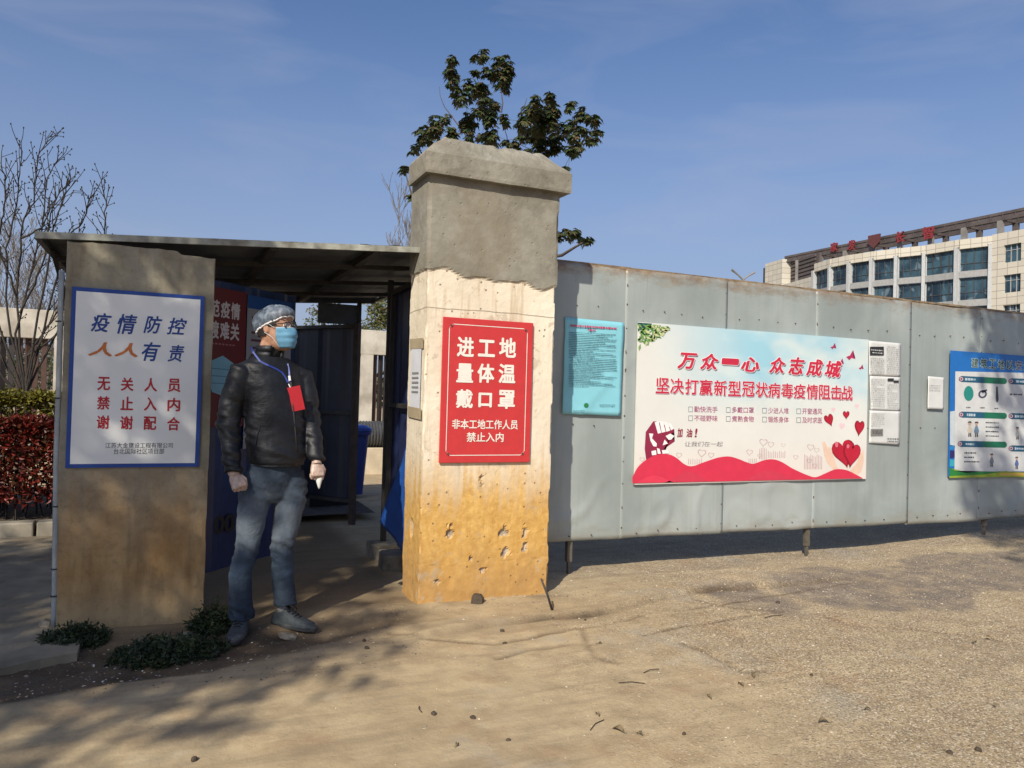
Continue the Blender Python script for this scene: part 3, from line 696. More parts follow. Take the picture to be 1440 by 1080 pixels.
# ---- three printed pages and one lone page
ppr = M_('white_paper', (.56, .57, .56), .7, .05, 9, .2, 30)
yp = 4.984
def page(q, label, seed): return sheet('printed_page', label, 'notice', q, yp, ppr, .004, 10, 14, seed, 'pages pasted on the fence')
g1 = page(((1221, 479), (1266, 483), (1265.5, 530), (1221, 528)), 'top page with black heading box in column of three pages right of big poster', 1)
g2 = page(((1222, 528.5), (1265.5, 530.5), (1265.5, 578), (1223, 576.5)), 'middle page with wavy left edge in column of three pages right of big poster', 2)
g3 = page(((1222, 577), (1265.5, 578.5), (1264.5, 625.5), (1221, 623)), 'bottom page with small grey picture in column of three pages right of big poster', 3)
tg = ink(150, 150, 148); bk = ink(45, 45, 48)
P = Print(g1, yp-.014); P.polys([P.rect(1223.5, 487.5, 1243, 499.5)], bk, 1, 'heading_box'); P.lines(1225, 490, 1241, 497.5, 2, ink(200, 200, 200), 2, .08, 1.4, 2); P.lines(1224, 502, 1244, 526, 9, tg, 1, .06, .7, 3); P.lines(1247, 486, 1264, 528, 15, tg, 1, .08, .7, 4)
P = Print(g2, yp-.014); P.polys([P.rect(1248.5, 532, 1257, 535.8), P.rect(1257, 535, 1264, 538)], bk, 1, 'heading_box'); P.lines(1225, 532, 1245, 572, 13, tg, 1, .04, .6, 5); P.lines(1248, 539, 1263, 574, 12, tg, 1, .04, .6, 6)
P = Print(g3, yp-.014); P.polys([P.rect(1224.5, 603, 1242, 612.5)], ink(150, 150, 146), 1, 'grey_picture'); P.lines(1225, 580, 1244, 600, 7, tg, 1, .04, .6, 7); P.lines(1226, 604, 1241, 611, 5, bk, 2, .02, .8, 8)
P.lines(1248, 615, 1264, 622, 2, bk, 1, .03, 1.2, 9)
g4 = page(((1304, 529), (1327, 531), (1326, 576), (1303.5, 575)), 'single small blank-looking page alone on the fence between column of pages and safety poster', 4)
P = Print(g4, yp-.014); P.lines(1307, 540, 1323, 550, 3, tg, 1, .05, .7, 1)

# ---- big poster
YB = 4.972; bx0, bx1, bz0, bz1 = 3.273, 5.711, .665, 1.910
mt, n, p = newmat('poster_print'); co = coords(n); xyz = sep(n, co)
u = rmp(n, xyz[0], bx0, bx1); v = rmp(n, xyz[2], bz0, bz1)
cl = noi(n, coords(n, (1, 1, 1.8)), 1.5, 3, .5)
skyc = mix(n, rmp(n, cl, .4, .62), srgb(168, 218, 238), srgb(226, 238, 238))
f = mth(n, 'MULTIPLY', rmp(n, v, .42, .72), rmp(n, u, .02, .45))
c = mix(n, f, srgb(238, 238, 234), skyc); c = mix(n, mth(n, 'MULTIPLY', rmp(n, v, .3, .0), .5), c, srgb(246, 226, 214))
c = mix(n, 1.0, c, mix(n, noi(n, co, 3, 5), (.70, .70, .69), (.82, .82, .81)), 'MULTIPLY'); n.links.new(c, p.inputs['Base Color']); p.inputs['Roughness'].default_value = .42
bp = board('large_slogan_poster', 'large pale blue and white poster with red slogans, fist and red hearts', 'poster', bx0, bx1, bz0, bz1, YB, .018, mt)
P = Print(bp, YB)
# foliage picture in the top left corner
P.polys([[(896.5, 453.5), (917, 455), (915, 462), (908, 468), (903, 463), (897, 466)]], ink(30, 78, 88), 1, 'printed_foliage')
rr = random.Random(4); lv = {0: [], 1: [], 2: []}
for k in range(150):
    a = rr.random()**.8; x = 896+44*rr.random(); y = 454+(x-896)*.08+38*rr.random()*(1-(x-896)/52)
    t = rr.random()*6.28; l = 2.5+4*rr.random(); w_ = l*.36; dx, dy = math.cos(t), math.sin(t)
    pts = [(x-dx*l, y-dy*l), (x-dy*w_, y+dx*w_), (x+dx*l, y+dy*l), (x+dy*w_, y-dx*w_)]
    if all(xx > 895.6 and yy > 454.2+(xx-896)*.075 for xx, yy in pts): lv[rr.choice([0, 0, 1, 1, 2])].append(pts)
for k, (cc, ly) in enumerate(((ink(72, 132, 60), 2), (ink(128, 168, 92), 3), (ink(206, 214, 160), 4))): P.polys(lv[k], cc, ly, 'printed_foliage')
# slogans: white outline, grey shadow, red face
rdm = ink(206, 42, 72); sh_ = ink(128, 110, 130); wo_ = ink(250, 248, 248)
sl = [('万', 952, 496, 980, 519), ('众', 984, 497, 1010, 520), ('一', 1014, 504, 1039, 513), ('心', 1041, 502, 1067, 523), ('众', 1081, 502, 1104, 525), ('志', 1108, 502, 1131, 527), ('成', 1133, 505, 1157, 529), ('城', 1159, 507, 1183, 531)]
for ch, a, b_, c_, d_ in sl:
    P.text(ch, (a+1.5, b_+1.8, c_+1.5, d_+1.8), sh_, .04, .2, 2); P.text(ch, (a-.8, b_-.8, c_+.8, d_+.8), wo_, .075, .2, 3); P.text(ch, (a, b_, c_, d_), rdm, .042, .2, 4)
s2_ = '坚决打赢新型冠状病毒疫情阻击战'; xs = [921.5, 942, 963, 983, 1003.5, 1023.5, 1043, 1062, 1079.5, 1098, 1115.5, 1133.5, 1151, 1167.5, 1183]
for k, ch in enumerate(s2_):
    a = xs[k]; wd = 19.2-.27*k; y = 531+(a-921)*.045; h = 22-.15*k
    P.text(ch, (a+1, y+1.3, a+wd+1, y+h+1.3), ink(206, 150, 176), .03, 0, 2); P.text(ch, (a-.3, y-.3, a+wd+.3, y+h+.3), wo_, .05, 0, 3); P.text(ch, (a, y, a+wd, y+h), rdm, .022, 0, 4)
sm = ink(176, 96, 132); gb = ink(120, 126, 140)
for r_, row in enumerate((('勤快洗手', '多戴口罩', '少进人堆', '开窗通风'), ('不碰野味', '煮熟食物', '锻炼身体', '及时求医'))):
    for k, t in enumerate(row):
        x = (968, 1021, 1072, 1120)[k]; y = 571+r_*13+k*.9+(.5 if r_ == 0 else 0); wd = (33, 31, 29, 28)[k]
        P.text(t, (x+8, y, x+8+wd, y+8.5), sm, .01, 0, 1)
        bxp = P.rect(x, y+.4, x+6.2, y+8); P.polys(ringpoly(bxp, x+3.1, y+4.2, .8), gb, 1, 'tick_box')
# hills
def wave(pts_top, yb0): return pts_top
def spl(pts, n_=8):
    out = []
    for i in range(len(pts)-1):
        p0 = pts[max(i-1, 0)]; p1 = pts[i]; p2 = pts[i+1]; p3 = pts[min(i+2, len(pts)-1)]
        for k in range(n_):
            t = k/n_; out.append(tuple(.5*((2*p1[j])+(-p0[j]+p2[j])*t+(2*p0[j]-5*p1[j]+4*p2[j]-p3[j])*t*t+(-p0[j]+3*p1[j]-3*p2[j]+p3[j])*t**3) for j in (0, 1)))
    out.append(pts[-1]); return out
top = spl([(889.3, 671), (897, 657), (908, 647), (922, 640), (938, 638.5), (950, 643), (963, 653), (974, 655.5), (990, 650), (1010, 643.5), (1026, 642), (1040, 646), (1050, 650), (1060, 652), (1075, 647), (1088, 646), (1100, 650), (1115, 659), (1135, 668), (1147, 671), (1160, 666), (1175, 660), (1190, 661), (1203, 667), (1213, 672.3)])
bot = [(1213.5, 672.6), (889.3, 679.8)]
hill = []
for i in range(len(top)-1):
    f = lambda x: 679.6+(x-889.3)/(1213.5-889.3)*(672.7-679.6)
    a, c = top[i], top[i+1]; hill.append([a, c, (c[0], f(c[0])), (a[0], f(a[0]))])
P.polys(hill, ink(222, 52, 82), 5, 'red_hill')
def hump(x0_, x1_, yt, k_=16):
    out = []; f = lambda x: 679.4+(x-889.3)/(1213.5-889.3)*(672.7-679.6)
    pt = [(x0_+(x1_-x0_)*i/k_, f(x0_+(x1_-x0_)*i/k_)-yt*math.sin(math.pi*i/k_)**1.5) for i in range(k_+1)]
    return [[pt[i], pt[i+1], (pt[i+1][0], f(pt[i+1][0])), (pt[i][0], f(pt[i][0]))] for i in range(k_)]
P.polys(hump(935, 1000, 15)+hump(1040, 1118, 14), ink(214, 58, 84), 6, 'red_hill')
P.polys(hump(892, 948, 10), ink(232, 62, 90), 6, 'red_hill')
# fist
fz = lambda L_: [(880+x/8, 570+y/8) for x, y in L_]
P.polys([fz([(310,180),(350,182),(545,270),(540,310),(465,335),(450,345),(470,400),(530,375),(550,405),(430,490),(410,590),(230,620),(213,490),(225,300)])], ink(150, 36, 72), 2, 'printed_fist')
P.polys([fz(q) for q in ([(325,192),(368,178),(400,308),(362,318)], [(380,178),(420,180),(448,298),(405,308)], [(432,184),(468,190),(500,284),(455,297)], [(480,200),(505,205),(540,264),(508,281)],
    [(448,345),(500,318),(548,345),(512,385),(482,390)], [(262,315),(310,320),(295,370),(350,430),(345,465),(310,460),(278,400)], [(437,385),(475,430),(415,450)], [(288,515),(340,505),(345,556),(295,562)], [(350,480),(380,490),(395,545),(360,545)], [(405,505),(470,500),(490,540),(415,545)])], wo_, 3, 'printed_fist')
for ch, bx in zip('加油!', ((952, 602, 960, 615), (965, 603, 973.5, 615), (976.5, 602.5, 980.5, 615))): P.text(ch, bx, ink(150, 40, 70), .03, .1, 2)
P.text('让我们在一起', (963, 621, 1016, 628), ink(120, 116, 116), .0, .1, 1)
# outline hearts and little raised arms
oh = []; arms = []
for cx, cy, wd in ((955, 640, 8), (987, 637, 12), (1000, 640, 8.5), (1054, 636, 9), (1073.5, 622, 11.5), (1084, 625, 9), (1101.5, 626, 6), (1140, 629, 10), (1148.5, 633, 7.5), (1119, 643, 7), (1138, 648, 7), (1146, 655, 7), (903, 646, 7), (1068, 641, 6)):
    h = heart(cx, cy, wd, wd*.95, .1, 18); oh += ringpoly(h, cx, cy, .85)
for x, yt, yb in [(1068+k*2.3, 629+abs(k-2), 646) for k in range(5)]+[(1080+k*2.6, 634+k % 3, 644) for k in range(10)]+[(1131+k*2.2, 639+k % 4, 660) for k in range(12)]+[(1053+k*2.5, 645, 651) for k in range(5)]+[(968+k*3, 645+k % 2, 653) for k in range(7)]: arms.append([(x, yt), (x+.8, yt), (x+.7, yb), (x-.2, yb)])
P.polys(oh, ink(196, 150, 158), 1, 'outline_heart'); P.polys(arms, ink(200, 168, 172), 1, 'outline_heart')
# hands and hearts
P.polys([[(1156, 622), (1160, 621), (1164, 630), (1167, 628), (1172, 640), (1176, 654), (1182, 664), (1172, 660), (1164, 652), (1159, 640)], [(1214.6, 632), (1209, 640), (1203, 654), (1195, 662), (1204, 668), (1211, 664), (1214.6, 650)]], ink(238, 206, 184), 1, 'printed_hand')
hd = ink(190, 24, 52); hdd = ink(150, 18, 42); hpk = ink(238, 170, 184)
P.polys([heart(1187, 636, 33, 40, -.2)], hdd, 2, 'red_heart'); P.polys([heart(1186, 635, 29, 37, -.2)], hd, 3, 'red_heart')
P.polys([heart(1197.5, 638.5, 25, 35, .12)], hdd, 4, 'red_heart'); P.polys([heart(1198.5, 638, 22, 31, .12)], ink(198, 28, 56), 5, 'red_heart')
P.polys([circ(1176.5, 625, 2.2, 4.2), circ(1192.5, 627.5, 2, 3)], ink(232, 120, 140), 6, 'heart_shine')
P.polys([heart(1166, 590, 13, 18, -.35), heart(1190, 583, 9.5, 12, .0), heart(1208.5, 601, 14, 23, .1)], hdd, 2, 'red_heart')
P.polys([heart(1166.3, 590, 10.5, 15, -.35), heart(1190, 583, 7.5, 9.5, .0), heart(1209, 601, 11, 19, .1)], hd, 3, 'red_heart')
P.polys([heart(1184, 599, 8, 10, .2), heart(1172, 576, 6, 7, 0), heart(1205, 571, 6, 7, 0)], ink(240, 208, 216), 1, 'pale_heart')
bird = lambda x, y, s_: [(x-s_, y+s_*.3), (x-.2*s_, y), (x+.5*s_, y-s_*1.2), (x+.6*s_, y+.2*s_), (x+s_, y+.7*s_), (x+.1*s_, y+.5*s_), (x-.3*s_, y+s_)]
P.polys([bird(1172, 487, 4), bird(1196.5, 500, 6.5), bird(1182.5, 509, 4.2), bird(1211, 516.5, 3.4)], ink(184, 40, 92), 2, 'red_bird')

# ---- safety poster at the right
YQ = 4.97; q0 = onY(1335.2, 491, YQ); q1 = onY(1335, 671, YQ)
sp = board('safety_poster', 'blue and white site safety poster with green bars at right edge of the fence', 'poster', 6.80, 8.75, .664, 1.868, YQ, .012, ink(26, 110, 190))
P = Print(sp, YQ); 
def S(x, y): return (1320+x/4.69, 470+y/4.69)
SR = lambda x0_, y0_, x1_, y1_, d=0: [S(x0_, y0_), S(x1_, y1_ if False else y0_+d), S(x1_, y1_), S(x0_, y1_)]
P.polys([[S(110, 245), S(900, 262), S(900, 905), S(104, 905)]], ink(214, 216, 216), 1, 'white_panel')
P.polys([[S(75, 790-60), S(108, 735), S(106, 760), S(74, 765)]], ink(40, 130, 200), 1, 'colour_patch'); P.polys([[S(75, 765), S(106, 768), S(106, 815), S(74, 820)]], ink(44, 40, 110), 1, 'colour_patch'); P.polys([[S(74, 825), S(105, 828), S(105, 870), S(73, 872)]], ink(60, 170, 190), 1, 'colour_patch')
P.polys([[S(75, 510), S(108, 505), S(106, 735), S(75, 735)]], ink(200, 212, 216), 1, 'white_panel')
P.polys([[S(70, 880), S(160, 905), S(300, 908), S(430, 903), S(560, 912), S(900, 925), S(900, 945), S(400, 942), S(70, 948)]], ink(150, 170, 50), 2, 'grass_strip')
P.polys([[S(70, 876), S(110, 900), S(180, 914), S(300, 905), S(420, 906), S(300, 925), S(70, 935)]], ink(40, 130, 60), 3, 'grass_strip')
P.polys([[S(400, 915), S(700, 912), S(900, 930), S(900, 940), S(400, 932)]], ink(214, 178, 80), 3, 'grass_strip')
for k, ch in enumerate('建筑工地以安全生产为天'):
    x0_ = 215+k*57.5; y0_ = 158+k*3.4
    bx = (*S(x0_, y0_), *S(x0_+46, y0_+62)); P.text(ch, (bx[0]-.5, bx[1]-.5, bx[2]+.5, bx[3]+.5), ink(200, 220, 214), .06, 0, 2); P.text(ch, bx, ink(20, 62, 70) if k < 5 else ink(60, 34, 90), .015, 0, 3)
tl = ink(30, 92, 122); grn = ink(22, 112, 84)
for (xa, ya, xb, sl_) in ((150, 275, 450, .05), (150, 510, 450, .03), (142, 703, 450, .02), (478, 290, 860, .04), (478, 520, 860, .03), (478, 733, 860, .02)):
    h = 40; f = lambda x, y: S(x, y+(x-xa)*sl_)
    P.polys([[f(xa, ya), f(xa+150, ya), f(xa+150, ya+h), f(xa, ya+h)]], tl, 2, 'heading_bar'); P.polys([[f(xa+150, ya), f(xb-12, ya), f(xb, ya+h*.3), f(xb, ya+h*.7), f(xb-12, ya+h), f(xa+150, ya+h)]], grn, 2, 'heading_bar')
    cx, cy = f(xa, ya+h/2); P.polys([circ(cx, cy, 3.6)], ink(60, 50, 90), 3, 'heading_dot'); P.polys([circ(cx, cy, 2.7)], ink(212, 176, 186), 4, 'heading_dot'); P.polys([circ(cx, cy, 1.2)], ink(60, 50, 90), 5, 'heading_dot')
    cx, cy = f(xa+24, ya+h/2); P.lines(cx, cy-2, cx+15, cy+2, 1, ink(190, 208, 220), 3, .04, 3.2, int(xa+ya), dash=(3, 1))
egg = [S(198+32*math.sin(t), 392-48*math.cos(t)*(1 if math.cos(t) < 0 else 1.06)) for t in np.linspace(0, 2*math.pi, 24, endpoint=False)]
P.polys([egg], ink(32, 140, 130), 2, 'safety_picture')
P.polys(ringpoly([S(290+28*math.cos(t)+6*math.sin(t), 395+26*math.sin(t)-8*math.cos(t)) for t in np.linspace(0, 6.28, 22, endpoint=False)], *S(290, 395), .6)+[[S(280, 375), S(318, 362), S(320, 372), S(290, 390)]], ink(70, 72, 96), 2, 'safety_picture')
P.polys([[S(380, 345), S(390, 345), S(396, 430), S(390, 448), S(380, 448), S(376, 420)]], ink(70, 74, 80), 2, 'safety_picture')
for x, y in ((182, 480), (275, 482), (368, 486)): a = S(x, y); P.lines(a[0], a[1]-.5, a[0]+6, a[1]+2, 1, ink(80, 80, 84), 2, 0, 2, x, dash=(2, .6))
def fig(x, y, s_, cc, body):
    P.polys([[S(x+9*s_*math.cos(t), y+11*s_*math.sin(t)) for t in np.linspace(0, 6.28, 12, endpoint=False)]], ink(196, 160, 140), 3, 'printed_figure')
    P.polys([[S(x-12*s_, y-4*s_), S(x-9*s_, y-15*s_), S(x+9*s_, y-16*s_), S(x+13*s_, y-2*s_), S(x+7*s_, y-7*s_), S(x-7*s_, y-7*s_)]], ink(48, 42, 46), 4, 'printed_figure')
    P.polys([[S(x-7*s_, y+12*s_), S(x+7*s_, y+12*s_), S(x+17*s_, y+45*s_), S(x+12*s_, y+62*s_), S(x-12*s_, y+62*s_), S(x-17*s_, y+45*s_)]], body, 2, 'printed_figure')
    P.polys([[S(x-8*s_, y+62*s_), S(x-1*s_, y+62*s_), S(x-2*s_, y+86*s_), S(x-10*s_, y+86*s_)], [S(x+2*s_, y+62*s_), S(x+9*s_, y+62*s_), S(x+11*s_, y+86*s_), S(x+3*s_, y+86*s_)]], ink(70, 60, 62), 3, 'printed_figure')
fig(205, 590, 1, cc=None, body=ink(206, 196, 180)); fig(250, 592, 1, None, ink(104, 134, 156)); fig(350, 800, .85, None, ink(120, 124, 134)); fig(515, 820, .8, None, ink(90, 110, 160)); fig(520, 625, .8, None, ink(180, 184, 180))
a = S(310, 568); c_ = S(400, 685); P.lines(a[0], a[1], a[0]+19, c_[1], 4, ink(70, 74, 80), 2, .03, 1.7, 3, dash=(2.2, .7))
a = S(168, 768); P.lines(a[0], a[1], a[0]+22, S(0, 855)[1], 3, ink(70, 74, 80), 2, .01, 2, 4, dash=(2.2, .7))
a = S(470, 388); P.lines(a[0], a[1], a[0]+18, a[1]+3.5, 1, ink(60, 64, 70), 2, .02, 2.2, 5, dash=(2.2, .7))

# ---- paper taped on the pillar's left face
tape = M_('brown_tape', (.40, .33, .22), .5, .1)
b = MB(); xl = PX0-.006; pr = thing('taped_paper', 'white sheet under brown tape on left side of tall gate pillar', 'notice', (xl, 4.72, 1.4))
def side(px, py): d = ray(px, py); t = xl/d.x; return Vector((0, d.y*t-4.72, d.z*t+CAM_H-1.4))
q = [Vector((0, -.10, .21)), Vector((0, .12, .22)), Vector((0, .12, -.19)), Vector((0, -.10, -.20))]
b.quad(*[v+Vector((-.002, 0, 0)) for v in q]); b.build('paper', M_('papersheet', (.62, .64, .70), .6, .06), pr)
b = MB(); b.quad((-.004, -.14, .26), (-.004, .15, .27), (-.004, .15, .205), (-.004, -.14, .195)); b.build('tape', tape, pr); b = MB(); b.quad((-.004, -.14, -.18), (-.004, .15, -.17), (-.004, .15, -.24), (-.004, -.14, -.25)); b.build('tape', tape, pr)
b = MB()
for k in range(5): z = .05-.03*k; b.quad((-.005, -.06, z), (-.005, .08, z), (-.005, .08, z-.012), (-.005, -.06, z-.012))
b.build('small_print', tg, pr)

# ================================================================= GATE SHELTER
navy = M_('navy_sheet', (.011, .016, .038), .5, .25, 5, .15, 20)
blue_sheet = M_('blue_sheet', (.007, .025, .10), .45, .2, 4, .2, 16)
roofm = M_('roof_sheet', (.075, .082, .088), .6, .3, 5, .3, 18)
iron = M_('dark_iron', (.030, .026, .024), .6, .3, 12, .3)
shl = thing('gate_shelter', 'dark sheet metal canopy roof over the gate passage between the pillars', 'canopy', (0, 4.73, 0))
rz = lambda x: 2.075+(x+.66)*.066
b = MB(); xr = 1.92
for i in range(3):          # corrugated sheets laid side by side
    a0, a1 = -.66+i*.86, min(-.66+(i+1)*.86+.02, xr); nn = 24; zo = .003*i
    for j in range(nn):
        xa, xb = a0+(a1-a0)*j/nn, a0+(a1-a0)*(j+1)/nn
        h = lambda q: .003*(1 if (q % 6) in (0, 1) else 0)
        b.quad((xa, 0, rz(xa)+.034+zo+h(j)), (xb, 0, rz(xb)+.034+zo+h(j+1)), (xb, 3.1, rz(xb)+.034+zo+h(j+1)), (xa, 3.1, rz(xa)+.034+zo+h(j)))
        b.quad((xa, 3.1, rz(xa)+.030+zo+h(j)), (xb, 3.1, rz(xb)+.030+zo+h(j+1)), (xb, 0, rz(xb)+.030+zo+h(j+1)), (xa, 0, rz(xa)+.030+zo+h(j)))
b.build('roof_sheet', roofm, shl)
b = MB(); edge_m = M_('roof_edge_paint', (.30, .31, .27), .6, .25, 9, .2, col2=(.16, .15, .12))
b.bar((-.665, -.012, rz(-.66)+.017), (xr, -.012, rz(xr)+.017), .022, .036)
b.build('front_edge', edge_m, shl)
b = MB(); b.bar((-.655, .0, rz(-.66)+.014), (-.655, 3.1, rz(-.66)+.014), .03, .03); b.bar((xr, 0, rz(xr)+.014), (xr, 3.1, rz(xr)+.014), .03, .03); b.bar((-.66, 3.1, rz(-.66)+.014), (xr, 3.1, rz(xr)+.014), .04, .05); b.build('side_edge', roofm, shl)
for x in (.55, 1.17): b = MB(); b.bar((x, .02, rz(x)+.008), (x, 3.08, rz(x)+.008), .045, .04); b.build('beam', iron, shl)
for y in (.62, 1.5, 2.3): b = MB(); b.bar((-.63, y, rz(-.63)-.012), (xr-.03, y, rz(xr)-.012), .04, .03); b.build('cross_beam', iron, shl)
for x, y in ((-.60, 3.0), (1.74, 3.0), (1.62, 1.35)): b = MB(); b.box((x-.02, y-.02, -.05), (x+.02, y+.02, rz(x)+.0)); b.build('post', iron, shl)
b = MB(); b.box((-.6, 2.99, 1.985), (-.2, 3.01, 2.09)); b.build('gable_panel', roofm, shl); b = MB(); b.box((1.33, 2.99, 1.99), (1.72, 3.01, 2.19)); b.build('gable_panel', roofm, shl)
b = MB(); b.bar((-.6, 3.0, .25), (1.1, 3.0, .25), .03); b.box((-.6, 2.985, .2), (1.12, 3.0, 1.985)); b.build('back_panel', navy, shl)
for x in (-.32, .0, .32, .68, 1.0): pass
b = MB(); b.bar((-.63, .35, rz(-.63)-.0), (-.60, 3.0, 1.2), .02); b.build('brace', iron, shl)

def leaf(name, label, x0, y0, ang, wd, z0, z1, mt, ribs=5, fr=iron):
    root = thing(name, label, 'gate', (x0, y0, 0), ang); b = MB(); nn = ribs*6
    for j in range(nn):
        xa, xb = wd*j/nn, wd*(j+1)/nn; h = lambda q: -.012 if (q % 6) in (2, 3) else 0
        b.quad((xa, h(j), z0), (xb, h(j+1), z0), (xb, h(j+1), z1), (xa, h(j), z1)); b.quad((xb, h(j+1)+.002, z0), (xa, h(j)+.002, z0), (xa, h(j)+.002, z1), (xb, h(j+1)+.002, z1))
    b.build('sheet', mt, root)
    b = MB()
    for z in (z0+.02, (z0+z1)/2, z1-.02): b.bar((0, .025, z), (wd, .025, z), .035)
    for x in (.018, wd-.018): b.bar((x, .025, z0), (x, .025, z1), .035)
    b.build('frame', fr, root); return root
gl = leaf('gate_leaf', 'bright blue metal gate leaf with posters, folded inward behind the sign pillar', 0.0, 4.90, math.atan2(.685, .73), 1.12, .165, 1.985, blue_sheet, 4)
gl2 = leaf('gate_leaf', 'dark blue gate leaf standing edge-on against the inner side of tall pillar', 1.60, 5.0, R(88.5), .93, .32, 2.12, M_('navy_gate', (.014, .022, .075), .45, .2, 5, .2), 3)
gl3 = leaf('gate_leaf', 'dark navy door standing half open at the back of the passage', 1.72, 7.62, R(128), .95, .21, 1.99, navy, 3)
b = MB(); b.bar((0, .02, 0.0), (0, .02, 2.0), .05); b.build('hinge_post', M_('brown_iron', (.05, .03, .022), .7, .3, 10, .3), gl3)
b = MB(); b.box((.20, -.03, .86), (.27, -.014, 1.26)); b.build('handle_plate', M_('dull_plate', (.06, .065, .08), .4), gl3)
# posters on the blue leaf (local frame of the leaf)
ux = Vector((math.cos(math.atan2(.685, .73)), math.sin(math.atan2(.685, .73)), 0)); nrm = Vector((ux.y, -ux.x, 0))
def on_leaf(px, py, off=.03):
    d = ray(px, py); o = Vector((0.0, 4.90, 0))+nrm*off; t = (o-Vector((0, 0, CAM_H))).dot(nrm)/d.dot(nrm); q = Vector((0, 0, CAM_H))+d*t
    return (q-Vector((0, 4.90, 0))).dot(ux), q.z
class LP:
    def __init__(s, root): s.root = root
    def rect(s, name, x0, x1, z0, z1, off, mt): b = MB(); b.quad((x0, off, z0), (x1, off, z0), (x1, off, z1), (x0, off, z1)); return b.build(name, mt, s.root)
    def text(s, t, x0, x1, z0, z1, off, mt, bold): me = fit(text_mesh(t, bold), x0, x1, z0, z1, off); strip_mesh(me, mt); return put(bpy.data.objects.new('lettering', me), s.root)
angL = math.atan2(.685, .73)
def lthing(name, label, cat, s, z):
    q = Vector((0, 4.90, 0))+ux*s+nrm*.022; return thing(name, label, cat, (q.x, q.y, z), angL)
xr1 = on_leaf(345, 500)[0]; xe = 1.05; zt = 1.94
rp = lthing('red_poster', 'dark red poster with white characters and a pale blue face mask on blue gate leaf', 'poster', xr1-.62, 0); A = LP(rp)
zb_ = on_leaf(320, 600)[1]
b = MB(); b.box((0, -.004, zb_), (.62, 0, zt)); b.build('sheet', M_('poster_red', (.11, .008, .014), .5, .08), rp)
xt0 = on_leaf(298, 440)[0]-(xr1-.62); xt1 = on_leaf(338, 440)[0]-(xr1-.62); za, zc = on_leaf(320, 424)[1], on_leaf(320, 448)[1]; ze, zg = on_leaf(320, 453)[1], on_leaf(320, 478)[1]
cw = (xt1-xt0)/2.75; xs0 = xt1-cw*3.9; wtp = M_('poster_white', (.52, .50, .52), .5, .03)
for k, ch in enumerate('防范疫情'): A.text(ch, xs0+k*cw, xs0+k*cw+cw*.9, zc, za, -.0055, wtp, .035)
for k, ch in enumerate('共渡难关'): A.text(ch, xs0+k*cw, xs0+k*cw+cw*.9, zg, ze, -.0055, wtp, .035)
mx0, mzt = on_leaf(297, 500)[0]-(xr1-.62), on_leaf(312, 500)[1]; mzb = on_leaf(312, 556)[1]
b = MB(); cxm = mx0+.10; pts = [(cxm-.13, -.0055, mzt-.05), (cxm, -.0055, mzt), (cxm+.13, -.0055, mzt-.06), (cxm+.135, -.0055, (mzt+mzb)/2), (cxm+.08, -.0055, mzb+.02), (cxm, -.0055, mzb), (cxm-.08, -.0055, mzb+.02), (cxm-.135, -.0055, (mzt+mzb)/2)]
b.poly(pts[::-1] if False else pts); b.build('printed_mask', ink(128, 186, 214), rp)
b = MB()
for k in range(3): z = mzt-.08-k*.045; b.quad((cxm-.12, -.0065, z), (cxm+.12, -.0065, z-.004), (cxm+.12, -.0065, z-.010), (cxm-.12, -.0065, z-.006))
b.build('printed_fold', ink(84, 140, 176), rp)
b = MB()
for k in range(9): b.quad((xs0+.05+k*.03, -.0055, zg-.035), (xs0+.07+k*.03, -.0055, zg-.035), (xs0+.07+k*.03, -.0055, zg-.026), (xs0+.05+k*.03, -.0055, zg-.026))
b.build('small_print', ink(170, 110, 120), rp)
wp = lthing('info_poster', 'poster with blue head band and grey body partly hidden behind the man', 'poster', xr1+.012, 0); A = LP(wp)
b = MB(); b.box((0, -.004, .92), (xe-xr1-.012, 0, zt-.01)); b.build('sheet', M_('poster_grey', (.24, .26, .29), .5, .06), wp)
zh = on_leaf(350, 433)[1]; A.rect('head_band', .0, xe-xr1-.012, zh, zt-.01, -.0052, ink(20, 78, 150)); 
b = MB(); 
for k in range(6): b.quad((.04, -.0055, zh-.05-k*.05), (.26, -.0055, zh-.05-k*.05), (.26, -.0055, zh-.065-k*.05), (.04, -.0055, zh-.065-k*.05))
b.build('small_print', ink(96, 60, 80), wp)
# painted digits low on the blue leaf
dg_ = [onx for onx in (on_leaf(301, 745), on_leaf(334, 722))]
me = fit(text_mesh('00', .04), on_leaf(303, 740)[0], on_leaf(333, 740)[0], on_leaf(318, 750)[1], on_leaf(318, 724)[1], -.0135); strip_mesh(me, M_('black_stencil', .012, .6)); put(bpy.data.objects.new('lettering', me), gl)

# blue tarpaulin, concrete blocks
b = MB(); g = []
NX, NZ = 16, 26
tl_, tr_, bl_, br_ = Vector((1.500, 5.02, 1.08)), Vector((1.56, 5.04, 1.10)), Vector((1.52, 5.80, .30)), Vector((1.47, 5.02, .16))
top_ = [Vector((1.50, 4.99, 1.10)), Vector((1.50, 5.06, 1.10))]
for i in range(NX+1):
    u = i/NX; row = []
    for j in range(NZ+1):
        v = j/NZ; yy = 4.99+(.07+.78*v**1.1)*u; zz = 1.10-(.92-.14*u)*v
        xx = 1.53+.010*math.sin(u*9+v*3)*v+.008*math.sin(v*9+u*4)*u+.012*N3((u*3, v*3, 2))
        row.append((xx, yy, zz))
    g.append(row)
for i in range(NX):
    for j in range(NZ): b.quad(g[i][j], g[i][j+1], g[i+1][j+1], g[i+1][j])
me = b.mesh('tarpaulin'); bm = bmesh.new(); bm.from_mesh(me); bmesh.ops.remove_doubles(bm, verts=bm.verts, dist=1e-6); bmesh.ops.solidify(bm, geom=bm.faces[:], thickness=.001); bm.to_mesh(me); bm.free()
